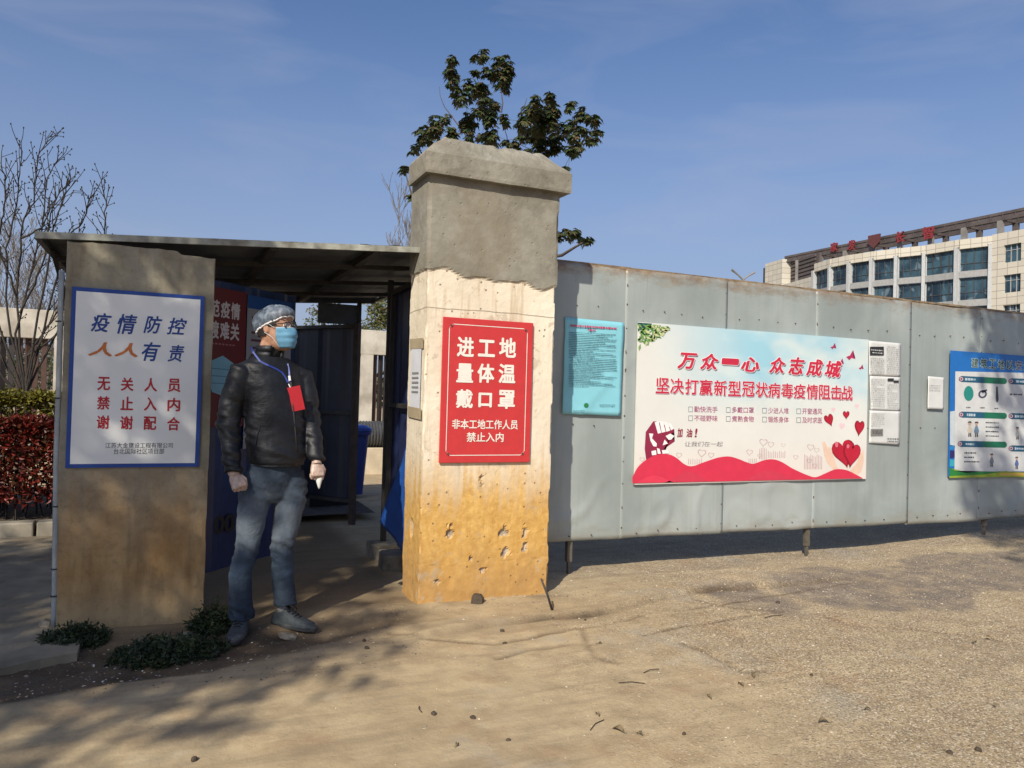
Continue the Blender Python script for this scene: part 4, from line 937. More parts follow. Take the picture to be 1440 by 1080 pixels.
me.polygons.foreach_set('use_smooth', [True]*len(me.polygons)); me.materials.append(M_('blue_tarp', (.02, .10, .42), .45, .15, 6, .2, 40)); o = put(bpy.data.objects.new('tarpaulin', me)); tag(o, 'bright blue tarpaulin corner hanging beside the inner face of tall pillar', 'tarpaulin')
blkm = M_('concrete_block', (.16, .14, .11), .95, .3, 12, .6, 50)
for k, (x, y, a, lab) in enumerate(((1.60, 6.02, .15, 'dark concrete block under far end of blue tarpaulin, deeper in passage'), (1.575, 5.62, -.1, 'pale worn concrete block nearest the tall pillar under blue tarpaulin'))):
    b = MB(); b.box((-.09, -.13, 0), (.09, .13, .13)); o = b.build('concrete_block', blkm, bevel=.012); o.location = (x, y, ghs(x, y)-.01); o.rotation_euler = (0, 0, a); tag(o, lab, 'block')

# wheelie bin behind the passage
binm = M_('bin_plastic', (.018, .045, .22), .4, .15, 8, .05)
bn = thing('wheelie_bin', 'blue plastic wheelie bin with pale sticker behind the passage', 'bin', (2.02, 9.65, 0), R(6))
def rr_ring(w_, d_, z, k=.05): 
    pts = []
    for sx, sy, a0 in ((1, 1, 0), (-1, 1, 90), (-1, -1, 180), (1, -1, 270)):
        for i in range(4): t = R(a0+i*30); pts.append(Vector((sx*(w_/2-k)+k*math.cos(t), sy*(d_/2-k)+k*math.sin(t), z)))
    return pts
b = MB(); b.loft([rr_ring(.42, .46, .05), rr_ring(.46, .52, .45), rr_ring(.50, .58, .80)]); b.build('body', binm, bn, smooth=False)
b = MB(); b.loft([rr_ring(.54, .62, .79), rr_ring(.55, .63, .83)]); b.build('rim', binm, bn)
b = MB(); b.loft([rr_ring(.56, .64, .835), rr_ring(.55, .63, .87), rr_ring(.44, .50, .905), rr_ring(.3, .34, .915)]); b.build('lid', M_('bin_lid', (.02, .055, .28), .4, .1), bn)
for s_ in (-1, 1): b = MB(); b.tube([(s_*.25, .24, .10), (s_*.30, .24, .10)], .10, 16); b.build('wheel', M_('rubber', .02, .7), bn)
b = MB(); b.bar((-.2, .34, .84), (.2, .34, .84), .03); b.build('handle', binm, bn)
b = MB(); b.quad((-.12, -.262, .5), (.06, -.262, .5), (.06, -.278, .72), (-.12, -.278, .72)); b.build('sticker', ink(150, 165, 190), bn)
# black box inside
b = MB(); b.box((-.22, -.14, 0), (.22, .14, .19)); q = onZ(458, 716); o = b.build('dark_crate', M_('dark_crate_plastic', .018, .6), bevel=.008); o.location = (q.x, q.y-.1, 0); tag(o, 'black box on the ground near back of passage, left of navy door', 'box')
# concrete block seat with corrugated pipe
b = MB(); b.box((-1.6, -.3, -.02), (1.8, .3, .42)); o = b.build('concrete_plinth', M_('cream_concrete', (.50, .42, .30), .85, .12, 6, .2), bevel=.01); o.location = (3.2, 12.5, 0); tag(o, 'long cream concrete plinth seen through the passage', 'plinth')
b = MB(); pts, rad = [], []
for k in range(180): x = 2.0+k*.0125; pts.append((x, 12.45, .42+.215)); rad.append(.215-(.022 if k % 4 < 2 else 0))
b.tube(pts, rad, 24); o = b.build('corrugated_pipe', M_('grey_hdpe', (.055, .057, .06), .5, .2), smooth=False); tag(o, 'fat grey corrugated pipe lying on the cream plinth', 'pipe')

# ================================================================= BOUNDARY WALL WITH SLATS
WY = 16.0; wallm = M_('boundary_render', (.44, .41, .35), .9, .22, 2.2, .25, 20, col2=(.30, .27, .22)); slm = [M_('slat_brown', (.062, .028, .020), .6, .2), M_('slat_dark', (.022, .016, .015), .6, .2), M_('slat_red', (.10, .035, .020), .6, .2)]
wall = thing('boundary_wall', 'weathered pale concrete boundary wall with openings of dark brown vertical slats', 'wall', (0, WY, 0))
b = MB(); b.box((-14, -.15, 2.11), (14, .15, 2.62)); b.build('top_beam', wallm, wall, bevel=.01)
b = MB(); b.box((-14, -.14, -.1), (14, .14, .55)); b.build('plinth', wallm, wall)
x = -10.26
slat = None
while x < 12:
    b = MB(); b.box((x+.10, -.145, .55), (x+.36, .145, 2.11)); b.build('column', wallm, wall)
    nn = 19; wbay = 2.76-.36
    if -8 < x < 7:
        for k in range(nn):
            if slat is None: bb = MB(); bb.box((-.041, -.03, .55), (.041, .03, 2.11)); slat = bb.build('slat', slm[0], wall); me0 = slat.data; o = slat
            else:
                o = slat.copy(); mi = random.choice([0, 0, 1, 1, 2])
                if mi:
                    kx = 'slatmesh%d' % mi
                    if kx not in bpy.data.meshes: mm = me0.copy(); mm.name = kx; mm.materials.clear(); mm.materials.append(slm[mi])
                    o.data = bpy.data.meshes[kx]
                COL.objects.link(o); o.parent = wall
            o.location = (x+.36+wbay*(k+.5)/nn, random.uniform(-.02, .02), 0); o.rotation_euler = (0, 0, random.choice([0, 0, .5]))
    x += 2.76
# distant building block low behind the wall and a mass of shrubs
# ================================================================= VEGETATION
bark = M_('grey_bark', (.085, .07, .055), .9, .3, 18, .6, 60); barkd = M_('dark_bark', (.030, .024, .020), .9, .3, 18, .5, 60)
def leaf_quads(b, c, r, count, ll, lw, rr, droop=.4, shell=0.0, mi=0):
    for _ in range(count):
        d = Vector((rr.gauss(0, 1), rr.gauss(0, 1), rr.gauss(0, 1))).normalized()*r*(shell+(1-shell)*rr.random()**.45)
        p0 = Vector(c)+d; a = Vector((rr.gauss(0, 1), rr.gauss(0, 1), rr.gauss(0, .6)-droop))+d.normalized()*.6
        a.normalize(); s_ = a.cross(Vector((rr.gauss(0, 1), rr.gauss(0, 1), rr.gauss(0, 1)))).normalized(); l = ll*(.6+.7*rr.random()); w_ = lw*(.6+.7*rr.random())
        k = len(b.v); nn = a.cross(s_)*w_*.35
        b.v += [tuple(p0), tuple(p0+a*l*.45+s_*w_/2+nn), tuple(p0+a*l), tuple(p0+a*l*.45-s_*w_/2+nn)]
        b.f += [(k, k+1, k+2), (k, k+2, k+3)]; b.m += [mi, mi]
def whorls(b, c, r, count, ll, lw, rr, tips=None):
    """rosettes of drooping leaves at twig ends"""
    for _ in range(count):
        d = Vector((rr.gauss(0, 1), rr.gauss(0, 1), rr.gauss(0, .9))).normalized()*r*rr.random()**.4; o = Vector(c)+d
        if tips is not None: tips.append(o)
        up = (Vector((0, 0, 1))+d.normalized()*.7).normalized(); x = up.orthogonal().normalized(); y = up.cross(x); nl = rr.randint(7, 11); t0 = rr.random()*6
        for i in range(nl):
            t = t0+6.283*i/nl+rr.uniform(-.2, .2); out = (x*math.cos(t)+y*math.sin(t)); a = (out+up*rr.uniform(-.25, .45)+Vector((0, 0, -.35))).normalized(); a2 = (a+Vector((0, 0, -.55))).normalized()
            s_ = a.cross(up).normalized(); l = ll*(.65+.5*rr.random()); w_ = lw*(.7+.5*rr.random()); k = len(b.v)
            m1 = o+a*l*.5; tip = m1+a2*l*.5
            b.v += [tuple(o), tuple(m1+s_*w_/2), tuple(tip), tuple(m1-s_*w_/2)]; b.f += [(k, k+1, k+2), (k, k+2, k+3)]; b.m += [0, 0]
def connect(b, nodes0, targets, r0, rr, seg=6, pw=.5):
    """grow limbs: every target joins the nearest existing node"""
    nodes = list(nodes0)
    tg_ = sorted(targets, key=lambda q: (q-nodes0[-1][0]).length)
    for q in tg_:
        best = min(nodes, key=lambda nd_: (nd_[0]-q).length + (1.5 if nd_[0].z > q.z+.1 else 0)); p0, r = best; L_ = (q-p0).length
        if L_ < .02: continue
        m1 = p0.lerp(q, .4)+Vector((rr.uniform(-.1, .1), rr.uniform(-.1, .1), -.06))*L_; m2 = p0.lerp(q, .75)+Vector((rr.uniform(-.06, .06), rr.uniform(-.06, .06), -.02))*L_
        r1 = max(.004, r*.62); b.tube([p0, m1, m2, q], [r*.7, (r*.6+r1*.7)/2, r1*.6, r1*.3], seg, caps=False); nodes += [(m1, r*.75), (m2, r1), (q, r1*.7)]
ever = leafmat('evergreen_leaves', [(.020, .040, .014), (.035, .062, .020), (.058, .082, .026), (.085, .085, .03), (.11, .062, .03)], .42, .2)
def ZC(x, y, r=10, D=None): return x, y, r
cl = [(636,84,8),(636,99,12),(635,113,10),(641,127,8),(670,80,6),(682,78,10),(704,86,13),(712,96,12),(690,102,11),(707,108,14),(707,121,11),(669,102,5),(660,117,10),(675,124,13),(651,138,11),(681,138,14),(648,147,7),
 (690,154,15),(672,158,10),(660,167,13),(690,167,14),(710,167,8),(657,182,10),(660,194,8),(690,191,14),(675,191,7),(627,166,7),(616,173,11),(595,185,11),(612,185,13),(601,197,11),(636,182,7),(636,192,9),(583,210,9),(571,239,7),(580,278,7),
 (752,142,9),(771,139,8),(743,155,12),(755,158,14),(775,155,13),(802,149,9),(737,170,12),(758,173,16),(778,173,14),(799,176,13),(820,164,13),(835,167,9),(841,185,6),(832,194,12),(811,188,14),(814,206,10),(802,212,8),(784,194,14),(761,194,16),(746,188,12),(773,212,13),(758,212,12),
 (725,206,9),(713,203,8),(730,195,8),(743,212,6),(799,238,8),(788,332,8),(796,330,9),(806,326,8),(811,327,7),(817,336,7),(826,338,6),(660,215,12),(690,220,12),(740,225,12),(630,215,11),(610,230,10),(770,235,11),(700,245,12),(650,250,11),(730,262,12)]
rr = random.Random(11); TD = 10.9
et = thing('evergreen_tree', 'broadleaf evergreen tree with open clumped crown rising behind the tall gate pillar', 'tree', tuple(Vector((atD(694, 300, TD).x, atD(694, 300, TD).y, 0))))
cb = MB(); tb = MB(); cent = []; O = et.location
for (px, py, r) in cl:
    q = atD(px, py, TD+rr.uniform(-.8, .8))-O; rad = r/1080*TD*1.02; cent.append(q); nW = max(5, int((r/6)**2*4.2)); whorls(cb, q, rad*1.0, nW, .098, .044, rr)
fork = atD(694, 262, TD)-O
tb.tube([(0.05, 0, -.1), (.02, 0, 1.2), (-.03, .02, 2.6), fork], [.11, .09, .075, .06], 10)
connect(tb, [(Vector((0, 0, 2.4)), .07), (fork, .05)], cent, .05, rr)
for pts in ([(655, 190), (640, 170), (625, 150), (619, 135), (618, 122)], [(736, 170), (732, 160), (738, 148), (741, 138)], [(705, 158), (707, 145), (705, 128)]):
    tb.tube([atD(x, y, TD)-O for x, y in pts], [.012, .009, .006, .004, .003][:len(pts)], 5, caps=False)
cb.build('crown', ever, et); tb.build('trunk', bark, et, smooth=True)

def bare_tree(name, label, base, h, spread, rr, limbs=7, r0=.07, depth=4, tipup=.25, group=None, mt=barkd, up=.8, rmin=.005):
    root = thing(name, label, 'tree', base, 0, group); tb = MB(); bb = MB()
    def grow(p0, d, L_, r, lev, mb):
        k = 5; pts = [p0]; q = Vector(p0); dd = Vector(d)
        for i in range(k):
            dd = (dd+Vector((rr.gauss(0, .10), rr.gauss(0, .10), rr.gauss(0, .05)+tipup*.3))).normalized(); q = q+dd*L_/k; pts.append(Vector(q))
        rad = [max(rmin, r*(1-.75*i/k)) for i in range(k+1)]; mb.tube(pts, rad, 6 if lev < 2 else 4, caps=False)
        if lev >= depth: 
            mb.ell(pts[-1], (.006, .006, .011), 5, 4); return
        nb = rr.randint(3, 5) if lev else limbs
        for i in range(nb):
            t = rr.uniform(.25, 1.0) if lev else rr.uniform(.15, 1); j = min(k-1, int(t*k)); bp_ = pts[j].lerp(pts[j+1], t*k-j if t < 1 else 1)
            a = rr.uniform(0, 6.283); o = dd.orthogonal().normalized(); o2 = dd.cross(o); side_ = o*math.cos(a)+o2*math.sin(a)
            nd_ = (dd*up+side_*spread+Vector((0, 0, .25))).normalized(); grow(bp_, nd_, L_*rr.uniform(.42, .68), max(.003, r*(1-.75*t)*.7), lev+1, bb)
    grow(Vector((0, 0, -.05)), Vector((rr.uniform(-.05, .05), 0, 1)), h*.55, r0, 0, tb)
    tb.build('trunk', mt, root, smooth=True); bb.build('branch', mt, root, smooth=True); return root
# near bare shrubby tree on the left: limbs trained to the outline in the photograph
rr = random.Random(5); BD = 9.6
basep = atD(34, 560, BD); bt = thing('bare_tree', 'leafless tree with many upswept dark branches above the hedge, left of sign pillar', 'tree', (basep.x, basep.y, 0)); tb = MB(); bb = MB(); O = bt.location
tb.tube([(0, 0, -.05), (.02, 0, .5), basep-O], [.05, .04, .034], 8)
L_ = [[(34,560),(20,470),(40,390),(50,350),(58,314),(66,271),(69,243),(79,225)],[(34,560),(24,420),(29,335),(36,307),(46,286),(52,246),(55,219),(66,194)],[(34,560),(12,440),(10,350),(22,290),(26,255),(31,213)],[(34,560),(-8,430),(0,317),(8,286),(9,255),(3,234)],
 [(34,560),(55,440),(70,360),(76,329),(82,292),(92,271),(93,246)],[(34,560),(62,460),(84,380),(95,332),(116,314),(125,286),(125,274)],[(34,560),(40,500),(66,460),(84,430),(96,390),(110,345),(118,322)],[(34,560),(75,475),(118,410),(140,370),(147,335),(148,298),(145,268)],
 [(34,560),(2,500),(-30,430),(-40,360)],[(34,560),(46,505),(60,470),(84,425)],[(34,560),(0,525),(-20,480),(-60,420)],[(40,500),(70,480),(100,448),(120,430)],[(26,440),(48,400),(66,350),(72,300),(88,262)],[(24,420),(10,380),(-6,340),(-10,290)],[(29,335),(44,330),(60,318),(70,290),(100,250)]]
for pl in L_:
    d0 = BD+rr.uniform(-.5, .5); pts = []
    for i, (x, y) in enumerate(pl): pts.append(atD(x+rr.uniform(-2, 2), y, BD+(d0-BD)*i/len(pl))-O)
    sp_ = []
    for i in range(len(pts)-1):
        for k in range(4): sp_.append(pts[i].lerp(pts[i+1], k/4)+Vector((rr.gauss(0, .006), rr.gauss(0, .006), 0)))
    sp_.append(pts[-1]); kk = len(sp_); bb.tube(sp_, [.0115*(1-i/kk)**.8+.003 for i in range(kk)], 6, caps=False)
    for i in range(5, kk, 1):
        if rr.random() < .75:
            a = (sp_[i]-sp_[i-1]).normalized(); sd = a.orthogonal(); sd.rotate(Matrix.Rotation(rr.random()*6.28, 3, a)); dd = (a*.8+sd.normalized()*.8+Vector((0, 0, .3))).normalized(); q = Vector(sp_[i]); tp = [q]; l = rr.uniform(.10, .42)
            for k in range(4): dd = (dd+Vector((rr.gauss(0, .12), rr.gauss(0, .12), .12))).normalized(); q = q+dd*l/4; tp.append(Vector(q))
            bb.tube(tp, [.0065, .0055, .0045, .004, .003], 4, caps=False); bb.ell(tp[-1], (.009, .009, .016), 5, 4)
            for k in (1, 2, 3):
                if rr.random() < .6:
                    s2 = dd.orthogonal(); s2.rotate(Matrix.Rotation(rr.random()*6.28, 3, dd)); e_ = tp[k]+(dd+s2).normalized()*rr.uniform(.04, .15); bb.tube([tp[k], e_], [.004, .003], 4, caps=False); bb.ell(e_, (.008, .008, .014), 5, 4)
bb.build('branch', barkd, bt, smooth=True); tb.build('trunk', barkd, bt, smooth=True)
rr = random.Random(21)
gb_ = M_('pale_bark', (.16, .14, .12), .9, .25, 12, .3)
for k, (px, D_, h, lab) in enumerate(((20, 22, 6.6, 'tall pale leafless tree far behind the boundary wall at left edge of picture'), (62, 25, 6.2, 'second pale leafless tree behind the wall, just left of the sign pillar'), (-40, 20, 6.5, 'pale leafless tree behind the wall beyond the left picture edge'))):
    q = atD(px, 540, D_); bare_tree('bare_tree', lab, (q.x, q.y, 0), h, .75, rr, 9, .07, 4, .35, None, gb_)
q = atD(548, 540, 24); bare_tree('bare_tree', 'small leafless tree top showing above the canopy just left of tall pillar', (q.x, q.y, 0), 8.4, .55, rr, 12, .09, 4, .5, None, gb_, 1.0, .008)

def bushy(name, label, px, D_, zc, rw, rh, mt, rr, n_=26, lf=(.11, .045), per=120):
    q = atD(px, 540, D_); root = thing(name, label, 'tree', (q.x, q.y, 0)); cb = MB(); tb = MB(); cs = []
    for _ in range(n_):
        a = rr.random()*6.28; e = rr.uniform(-1, 1); rad = rr.random()**.4; c = Vector((rw*math.cos(a)*rad*math.sqrt(1-e*e*.8), rw*math.sin(a)*rad*math.sqrt(1-e*e*.8), zc+rh*e*rad)); cs.append(c); leaf_quads(cb, c, rw*.26, per, lf[0], lf[1], rr)
    tb.tube([(0, 0, -.1), (0, 0, zc*.5), (0, 0, zc)], [.12, .09, .05], 8); connect(tb, [(Vector((0, 0, zc*.5)), .06), (Vector((0, 0, zc)), .04)], cs, .04, rr, 5)
    cb.build('crown', mt, root); tb.build('trunk', bark, root, smooth=True); return root
yg = leafmat('yellow_green_leaves', [(.05, .07, .018), (.10, .12, .03), (.17, .17, .05), (.14, .10, .04)], .5, .3)
rr = random.Random(31)
bushy('evergreen_tree', 'yellowish green tree seen over the wall through right side of the passage', 552, 19, 3.0, 1.15, 1.1, yg, rr, 26)
bushy('evergreen_tree', 'light green tree seen over the navy door at the back of the passage', 452, 21, 3.5, .75, 1.0, yg, rr, 12, per=70)
bushy('evergreen_tree', 'dark shrub tree beyond wall slats at far left', -20, 19, 1.6, 1.6, .8, ever, rr, 22)

# hedges
def hedge(name, label, x0, x1, y0, y1, z0, z1, mt, rr, count, ll, lw, low=None):
    root = thing(name, label, 'hedge', ((x0+x1)/2, (y0+y1)/2, .07)); b = MB(); O = root.location; st = MB()
    for _ in range(count):
        x = rr.uniform(x0, x1); y = rr.choice([rr.uniform(y0, y1), y0+abs(rr.gauss(0, .06))]); top = z1-.07+.05*N3((x*3, y*3, 1)); z = rr.uniform(z0, top) if rr.random() < .55 else top-abs(rr.gauss(0, .05))
        yy = y+.05*N3((x*2.5, z*3, 4)); c = Vector((x, yy, z))-Vector((O.x, O.y, 0)); leaf_quads(b, c, .03, 1, ll, lw, rr, -.5)
    for _ in range(int((x1-x0)*26)):
        x = rr.uniform(x0, x1); y = rr.uniform(y0+.05, y1); p0 = Vector((x-O.x, y-O.y, 0)); st.tube([p0, p0+Vector((rr.gauss(0, .05), rr.gauss(0, .05), z1*.5)), p0+Vector((rr.gauss(0, .1), rr.gauss(0, .1), z1-.12))], [.007, .005, .003], 4, caps=False)
    b.build('foliage', mt, root); st.build('stem', barkd, root); return root
rr = random.Random(41)
redl = leafmat('red_hedge_leaves', [(.05, .008, .006), (.13, .014, .010), (.24, .028, .018), (.10, .03, .012), (.06, .035, .012)], .45, .25)
yell = leafmat('golden_hedge_leaves', [(.07, .07, .01), (.15, .14, .02), (.25, .22, .03), (.12, .09, .015)], .45, .3)
hedge('red_hedge', 'red leaved clipped hedge behind the kerb, in front of golden hedge', -4.2, -.1, 8.05, 8.75, .16, .96, redl, rr, 26000, .062, .032)
hedge('golden_hedge', 'yellow green clipped hedge behind the red hedge', -4.4, 0, 8.8, 9.4, .45, 1.19, yell, rr, 18000, .058, .034)

# weeds and litter at the foot of the sign pillar
weed = leafmat('weed_leaves', [(.014, .026, .010), (.026, .046, .016), (.040, .060, .020), (.05, .05, .022)], .6, .15)
def weeds(label, c, rx, ry, h, count, rr):
    root = thing('weed_clump', label, 'weeds', (c[0], c[1], ghs(*c))); b = MB()
    for _ in range(count):
        a = rr.random()*6.28; r = rr.random()**.6; x, y = rx*r*math.cos(a), ry*r*math.sin(a); hh_ = h*(1-.6*r)*rr.uniform(.4, 1.1); z0 = ghs(c[0]+x, c[1]+y)-root.location.z
        st = Vector((x, y, z0)); lean = Vector((rr.gauss(0, .35)+x*1.5, rr.gauss(0, .35)+y*1.5-.1, 1)).normalized(); tip = st+lean*hh_
        b.tube([st, tip], [.0015, .001], 3, caps=False)
        for k in range(9): t = rr.uniform(.15, 1); leaf_quads(b, st.lerp(tip, t), .008, 1, .032, .013, rr, -.1)
    b.build('foliage', weed, root); return root
rr = random.Random(51)
weeds('small dark green weed clump at left front corner of the sign pillar', (-.40, 4.50), .16, .11, .11, 170, rr)
weeds('large dark green weed clump along the right front foot of the sign pillar', (.05, 4.20), .27, .17, .12, 330, rr)
weeds('weed clump at right corner of sign pillar beside the man', (.27, 4.53), .12, .12, .16, 150, rr)

# ================================================================= OFFICE BUILDING BEHIND
D = 85.0; yaw = R(24.1); Fh = Vector((math.sin(yaw), math.cos(yaw), 0)); Rh = Vector((math.cos(yaw), -math.sin(yaw), 0))
def gp(px, k): return (Fh+Rh*((px-720-.028*150)/1080))*k*D
stone, n, p = newmat('beige_stone_cladding'); g_n = ocoords(n); br = nd(n, 'ShaderNodeTexBrick'); br.offset = 0; br.inputs['Scale'].default_value = 1; br.inputs['Brick Width'].default_value = 1.15; br.inputs['Row Height'].default_value = .8; br.inputs['Mortar Size'].default_value = .035
br.inputs['Color1'].default_value = (.46, .43, .36, 1); br.inputs['Color2'].default_value = (.53, .50, .42, 1); br.inputs['Mortar'].default_value = (.26, .24, .20, 1)
uvn = nd(n, 'ShaderNodeAttribute', attribute_name='wallpos'); n.links.new(uvn.outputs['Vector'], br.inputs[0]); n.links.new(br.outputs[0], p.inputs['Base Color']); p.inputs['Roughness'].default_value = .7
pilm = M_('grey_pilaster', (.40, .415, .42), .6, .08, 3, 0); bandm = M_('grey_band', (.27, .275, .27), .6, .1, 3, 0)
glassm, n, p = newmat('blue_green_glass'); co = coords(n, (1, 1, 1)); q_ = noi(n, co, .45, 3, .5); c = mix(n, rmp(n, q_, .4, .62), (.012, .026, .042), (.04, .085, .115)); q2 = noi(n, coords(n, (1.4, 1.4, .9)), .8, 1, .4); c = mix(n, rmp(n, q2, .60, .66, 0, .7), c, (.12, .17, .21)); n.links.new(c, p.inputs['Base Color']); p.inputs['Roughness'].default_value = .18; p.inputs['Specular IOR Level'].default_value = .35
mull = M_('dark_mullion', (.045, .05, .055), .5, .1, 3, 0); trm = M_('roof_truss', (.085, .070, .066), .6, .25, .7, 0); trl = M_('roof_post', (.20, .19, .18), .7, .2, .7, 0)
ob = thing('office_building', 'large beige and glass office building with open roof frame and red roof letters', 'building', tuple(gp(1347, 1.04)))
def wallquad(b, p0, p1, z0, z1, nrm_out=None): b.quad((p0.x, p0.y, z0), (p1.x, p1.y, z0), (p1.x, p1.y, z1), (p0.x, p0.y, z1))
def finish_wall(b, name, mt, along):
    me = b.mesh(name); co_ = np.zeros(len(me.vertices)*3); me.vertices.foreach_get('co', co_); co_ = co_.reshape(-1, 3)
    a = me.attributes.new('wallpos', 'FLOAT_VECTOR', 'POINT'); vec = np.zeros_like(co_); vec[:, 0] = co_[:, 0]*along.x+co_[:, 1]*along.y; vec[:, 1] = co_[:, 2]
    a.data.foreach_set('vector', vec.ravel()); me.transform(Matrix.Translation(-ob.location)); me.materials.append(mt); return put(bpy.data.objects.new(name, me), ob)
def bl(b, name, mt): me = b.mesh(name); me.transform(Matrix.Translation(-ob.location)); me.materials.append(mt); return put(bpy.data.objects.new(name, me), ob)
pils = [(1395, 1.0218), (1347.5, 1.052), (1301, 1.094), (1262, 1.120), (1227.5, 1.147), (1196, 1.178), (1169.5, 1.215), (1147, 1.262)]
PP = [gp(x, k) for x, k in pils]; zg = [19.55-3.3*k for k in range(7)]   # window head heights
back = Vector((1, 0, 0))
for i in range(7):
    p0, p1 = PP[i], PP[i+1]; al = (p1-p0).normalized(); out = Vector((-al.y, al.x, 0)); out = -out if out.dot(Vector((0, 0, 0))-p0) < 0 else out; L2 = (p1-p0).length
    Mx = Matrix.Translation(p0) @ Matrix(((al.x, out.x, 0), (al.y, out.y, 0), (0, 0, 1))).to_4x4()
    b = MB(); b.box((-.28, -.3, 0), (.28, .10, 19.75), 0, Mx); b.box((-.19, .10, 0), (.19, .42, 19.75), 0, Mx); bl(b, 'pilaster', pilm)
    if i == 6: b = MB(); b.box((L2-.28, -.3, 0), (L2+.28, .42, 19.75), 0, Mx); bl(b, 'pilaster', pilm)
    b = MB(); 
    b.box((.29, -.28, 19.56), (L2-.29, .32, 20.65), 0, Mx); b.box((-.285, -.28, 19.76), (.285, .36, 20.65), 0, Mx)
    finish_wall(b, 'parapet', stone, al)
    for k in range(7):
        zt_ = zg[k]; zb2 = zt_-2.55
        if zb2 < 0: break
        b = MB(); b.box((.28, -.05, zb2-.75), (L2-.28, .28, zb2), 0, Mx); bl(b, 'floor_band', bandm)
        if k < 3:
            b = MB(); b.box((.28, -.2, zb2), (L2-.28, -.12, zt_), 0, Mx); wn = bl(b, 'window', glassm)
            b = MB(); nm = 4
            for j in range(1, nm): b.box((L2*j/nm-.035, -.12, zb2), (L2*j/nm+.035, -.03, zt_), 0, Mx)
            b.box((.3, -.12, zb2+.85), (L2-.3, -.04, zb2+.92), 0, Mx)
            if (i+k) % 2: b.box((L2*(nm-1)/nm, -.12, zb2+1.65), (L2-.3, -.04, zb2+1.72), 0, Mx)
            me = b.mesh('frame'); me.transform(Matrix.Translation(-ob.location)); me.materials.append(mull); put(bpy.data.objects.new('frame', me), wn)
        else:
            b = MB(); b.box((.28, -.2, zb2), (L2-.28, -.12, zt_), 0, Mx); bl(b, 'window', glassm)
# right wing
p0 = PP[0]; al = Vector((0, -1, 0)); rw0 = p0+Vector((0, -.28, 0)); Lr = 22
Mx = Matrix.Translation(rw0) @ Matrix(((0, -1, 0), (-1, 0, 0), (0, 0, 1))).to_4x4()
winr = [(1.35+k*5.2, 3.25+k*5.2) for k in range(4)]
b = MB(); cuts = [0]+[v for w2 in winr for v in w2]+[Lr]
for j in range(0, len(cuts), 2): b.box((cuts[j], -.3, 0), (cuts[j+1], .30, 20.75), 0, Mx)
for (a, c_) in winr:
    zprev = 20.75
    for k in range(6): zt_ = 19.35-3.3*k; b.box((a, -.3, zt_), (c_, .30, zprev), 0, Mx); zprev = zt_-1.95
    b.box((a, -.3, 0), (c_, .30, zprev), 0, Mx)
finish_wall(b, 'wall', stone, al)
for (a, c_) in winr:
    for k in range(4):
        zt_ = 19.35-3.3*k; b = MB(); b.box((a, -.1, zt_-1.95), (c_, -.02, zt_), 0, Mx); wn = bl(b, 'window', glassm)
        b = MB(); 
        for x in (a+.65, a+1.3): b.box((x-.04, -.02, zt_-1.95), (x+.04, .06, zt_), 0, Mx)
        b.box((a, -.02, zt_-.65), (c_, .05, zt_-.58), 0, Mx); me = b.mesh('frame'); me.transform(Matrix.Translation(-ob.location)); me.materials.append(M_('pale_frame', (.3, .31, .31), .5, .05) if k == 0 and a < 2 else bpy.data.materials['pale_frame']); put(bpy.data.objects.new('frame', me), wn)
# left wing: block with recess
q1, q2, q3 = gp(1147, 1.262), gp(1103, 1.365), gp(1079, 1.42)
for (pa, pb, z1_, nm) in ((q1+(q2-q1)*.03, q2, 19.0, 'wall'), (q2, q3, 22.9, 'wall')):
    al = (pb-pa).normalized(); out = Vector((al.y, -al.x, 0)); out = out if out.dot(-pa) > 0 else -out; L2 = (pb-pa).length
    Mx = Matrix.Translation(pa) @ Matrix(((al.x, out.x, 0), (al.y, out.y, 0), (0, 0, 1))).to_4x4()
    b = MB(); b.box((0, -6, 0), (L2, .3, z1_), 0, Mx); finish_wall(b, nm, stone, al)
    if z1_ < 20:
        b = MB()
        for k in range(6): b.box((L2*.18, -1.2, 19.4+k*.55), (L2*.98, -1.0, 19.75+k*.55), 0, Mx)
        b.box((L2*.1, -1.6, 19.0), (L2, -1.25, 22.6), 0, Mx); bl(b, 'louvre', trm)
        b = MB(); b.box((L2*.25, .301, 15.2), (L2*.8, .32, 17.2), 0, Mx); bl(b, 'window', glassm)
    else:
        b = MB(); b.box((L2-.02, -5.9, 0), (L2+.9, .1, 22.4), 0, Mx); bl(b, 'side_wall', mull)
# roof frame
rA, rB = gp(1440+160, .93), gp(1103, 1.37)
rA = Vector((D*1.0+1.2, 30, 0)); rB = Vector(gp(1103, 1.37))
al = (rB-rA).normalized(); out = Vector((al.y, -al.x, 0)); out = out if out.dot(-rA) > 0 else -out; L2 = (rB-rA).length
Mx = Matrix.Translation(rA) @ Matrix(((al.x, out.x, 0), (al.y, out.y, 0), (0, 0, 1))).to_4x4()
for yy in (-3.0, -.2):
    b = MB(); b.box((0, yy-.15, 23.1), (L2, yy+.15, 23.4), 0, Mx); b.box((0, yy-.15, 22.45), (L2, yy+.15, 22.62), 0, Mx)
    x = 0
    b.box((0, yy-.06, 22.62), (L2, yy+.06, 23.1), 0, Mx)
    while x < L2-2: b.box((x, yy-.12, 22.62), (x+.12, yy+.12, 23.1), 0, Mx); x += 1.4
    bl(b, 'roof_beam', trm)
x = 1.0
while x < L2:
    b = MB(); b.box((x, -2.85, 22.5), (x+.3, -.35, 22.8), 0, Mx); bl(b, 'roof_cross_beam', trm)
    for yy, mm in ((-.2, trl), (-3.0, trm)): b = MB(); b.box((x-.12, yy-.25, 19.0), (x+.42, yy+.25, 22.45), 0, Mx); bl(b, 'roof_post', mm)
    x += 4.3
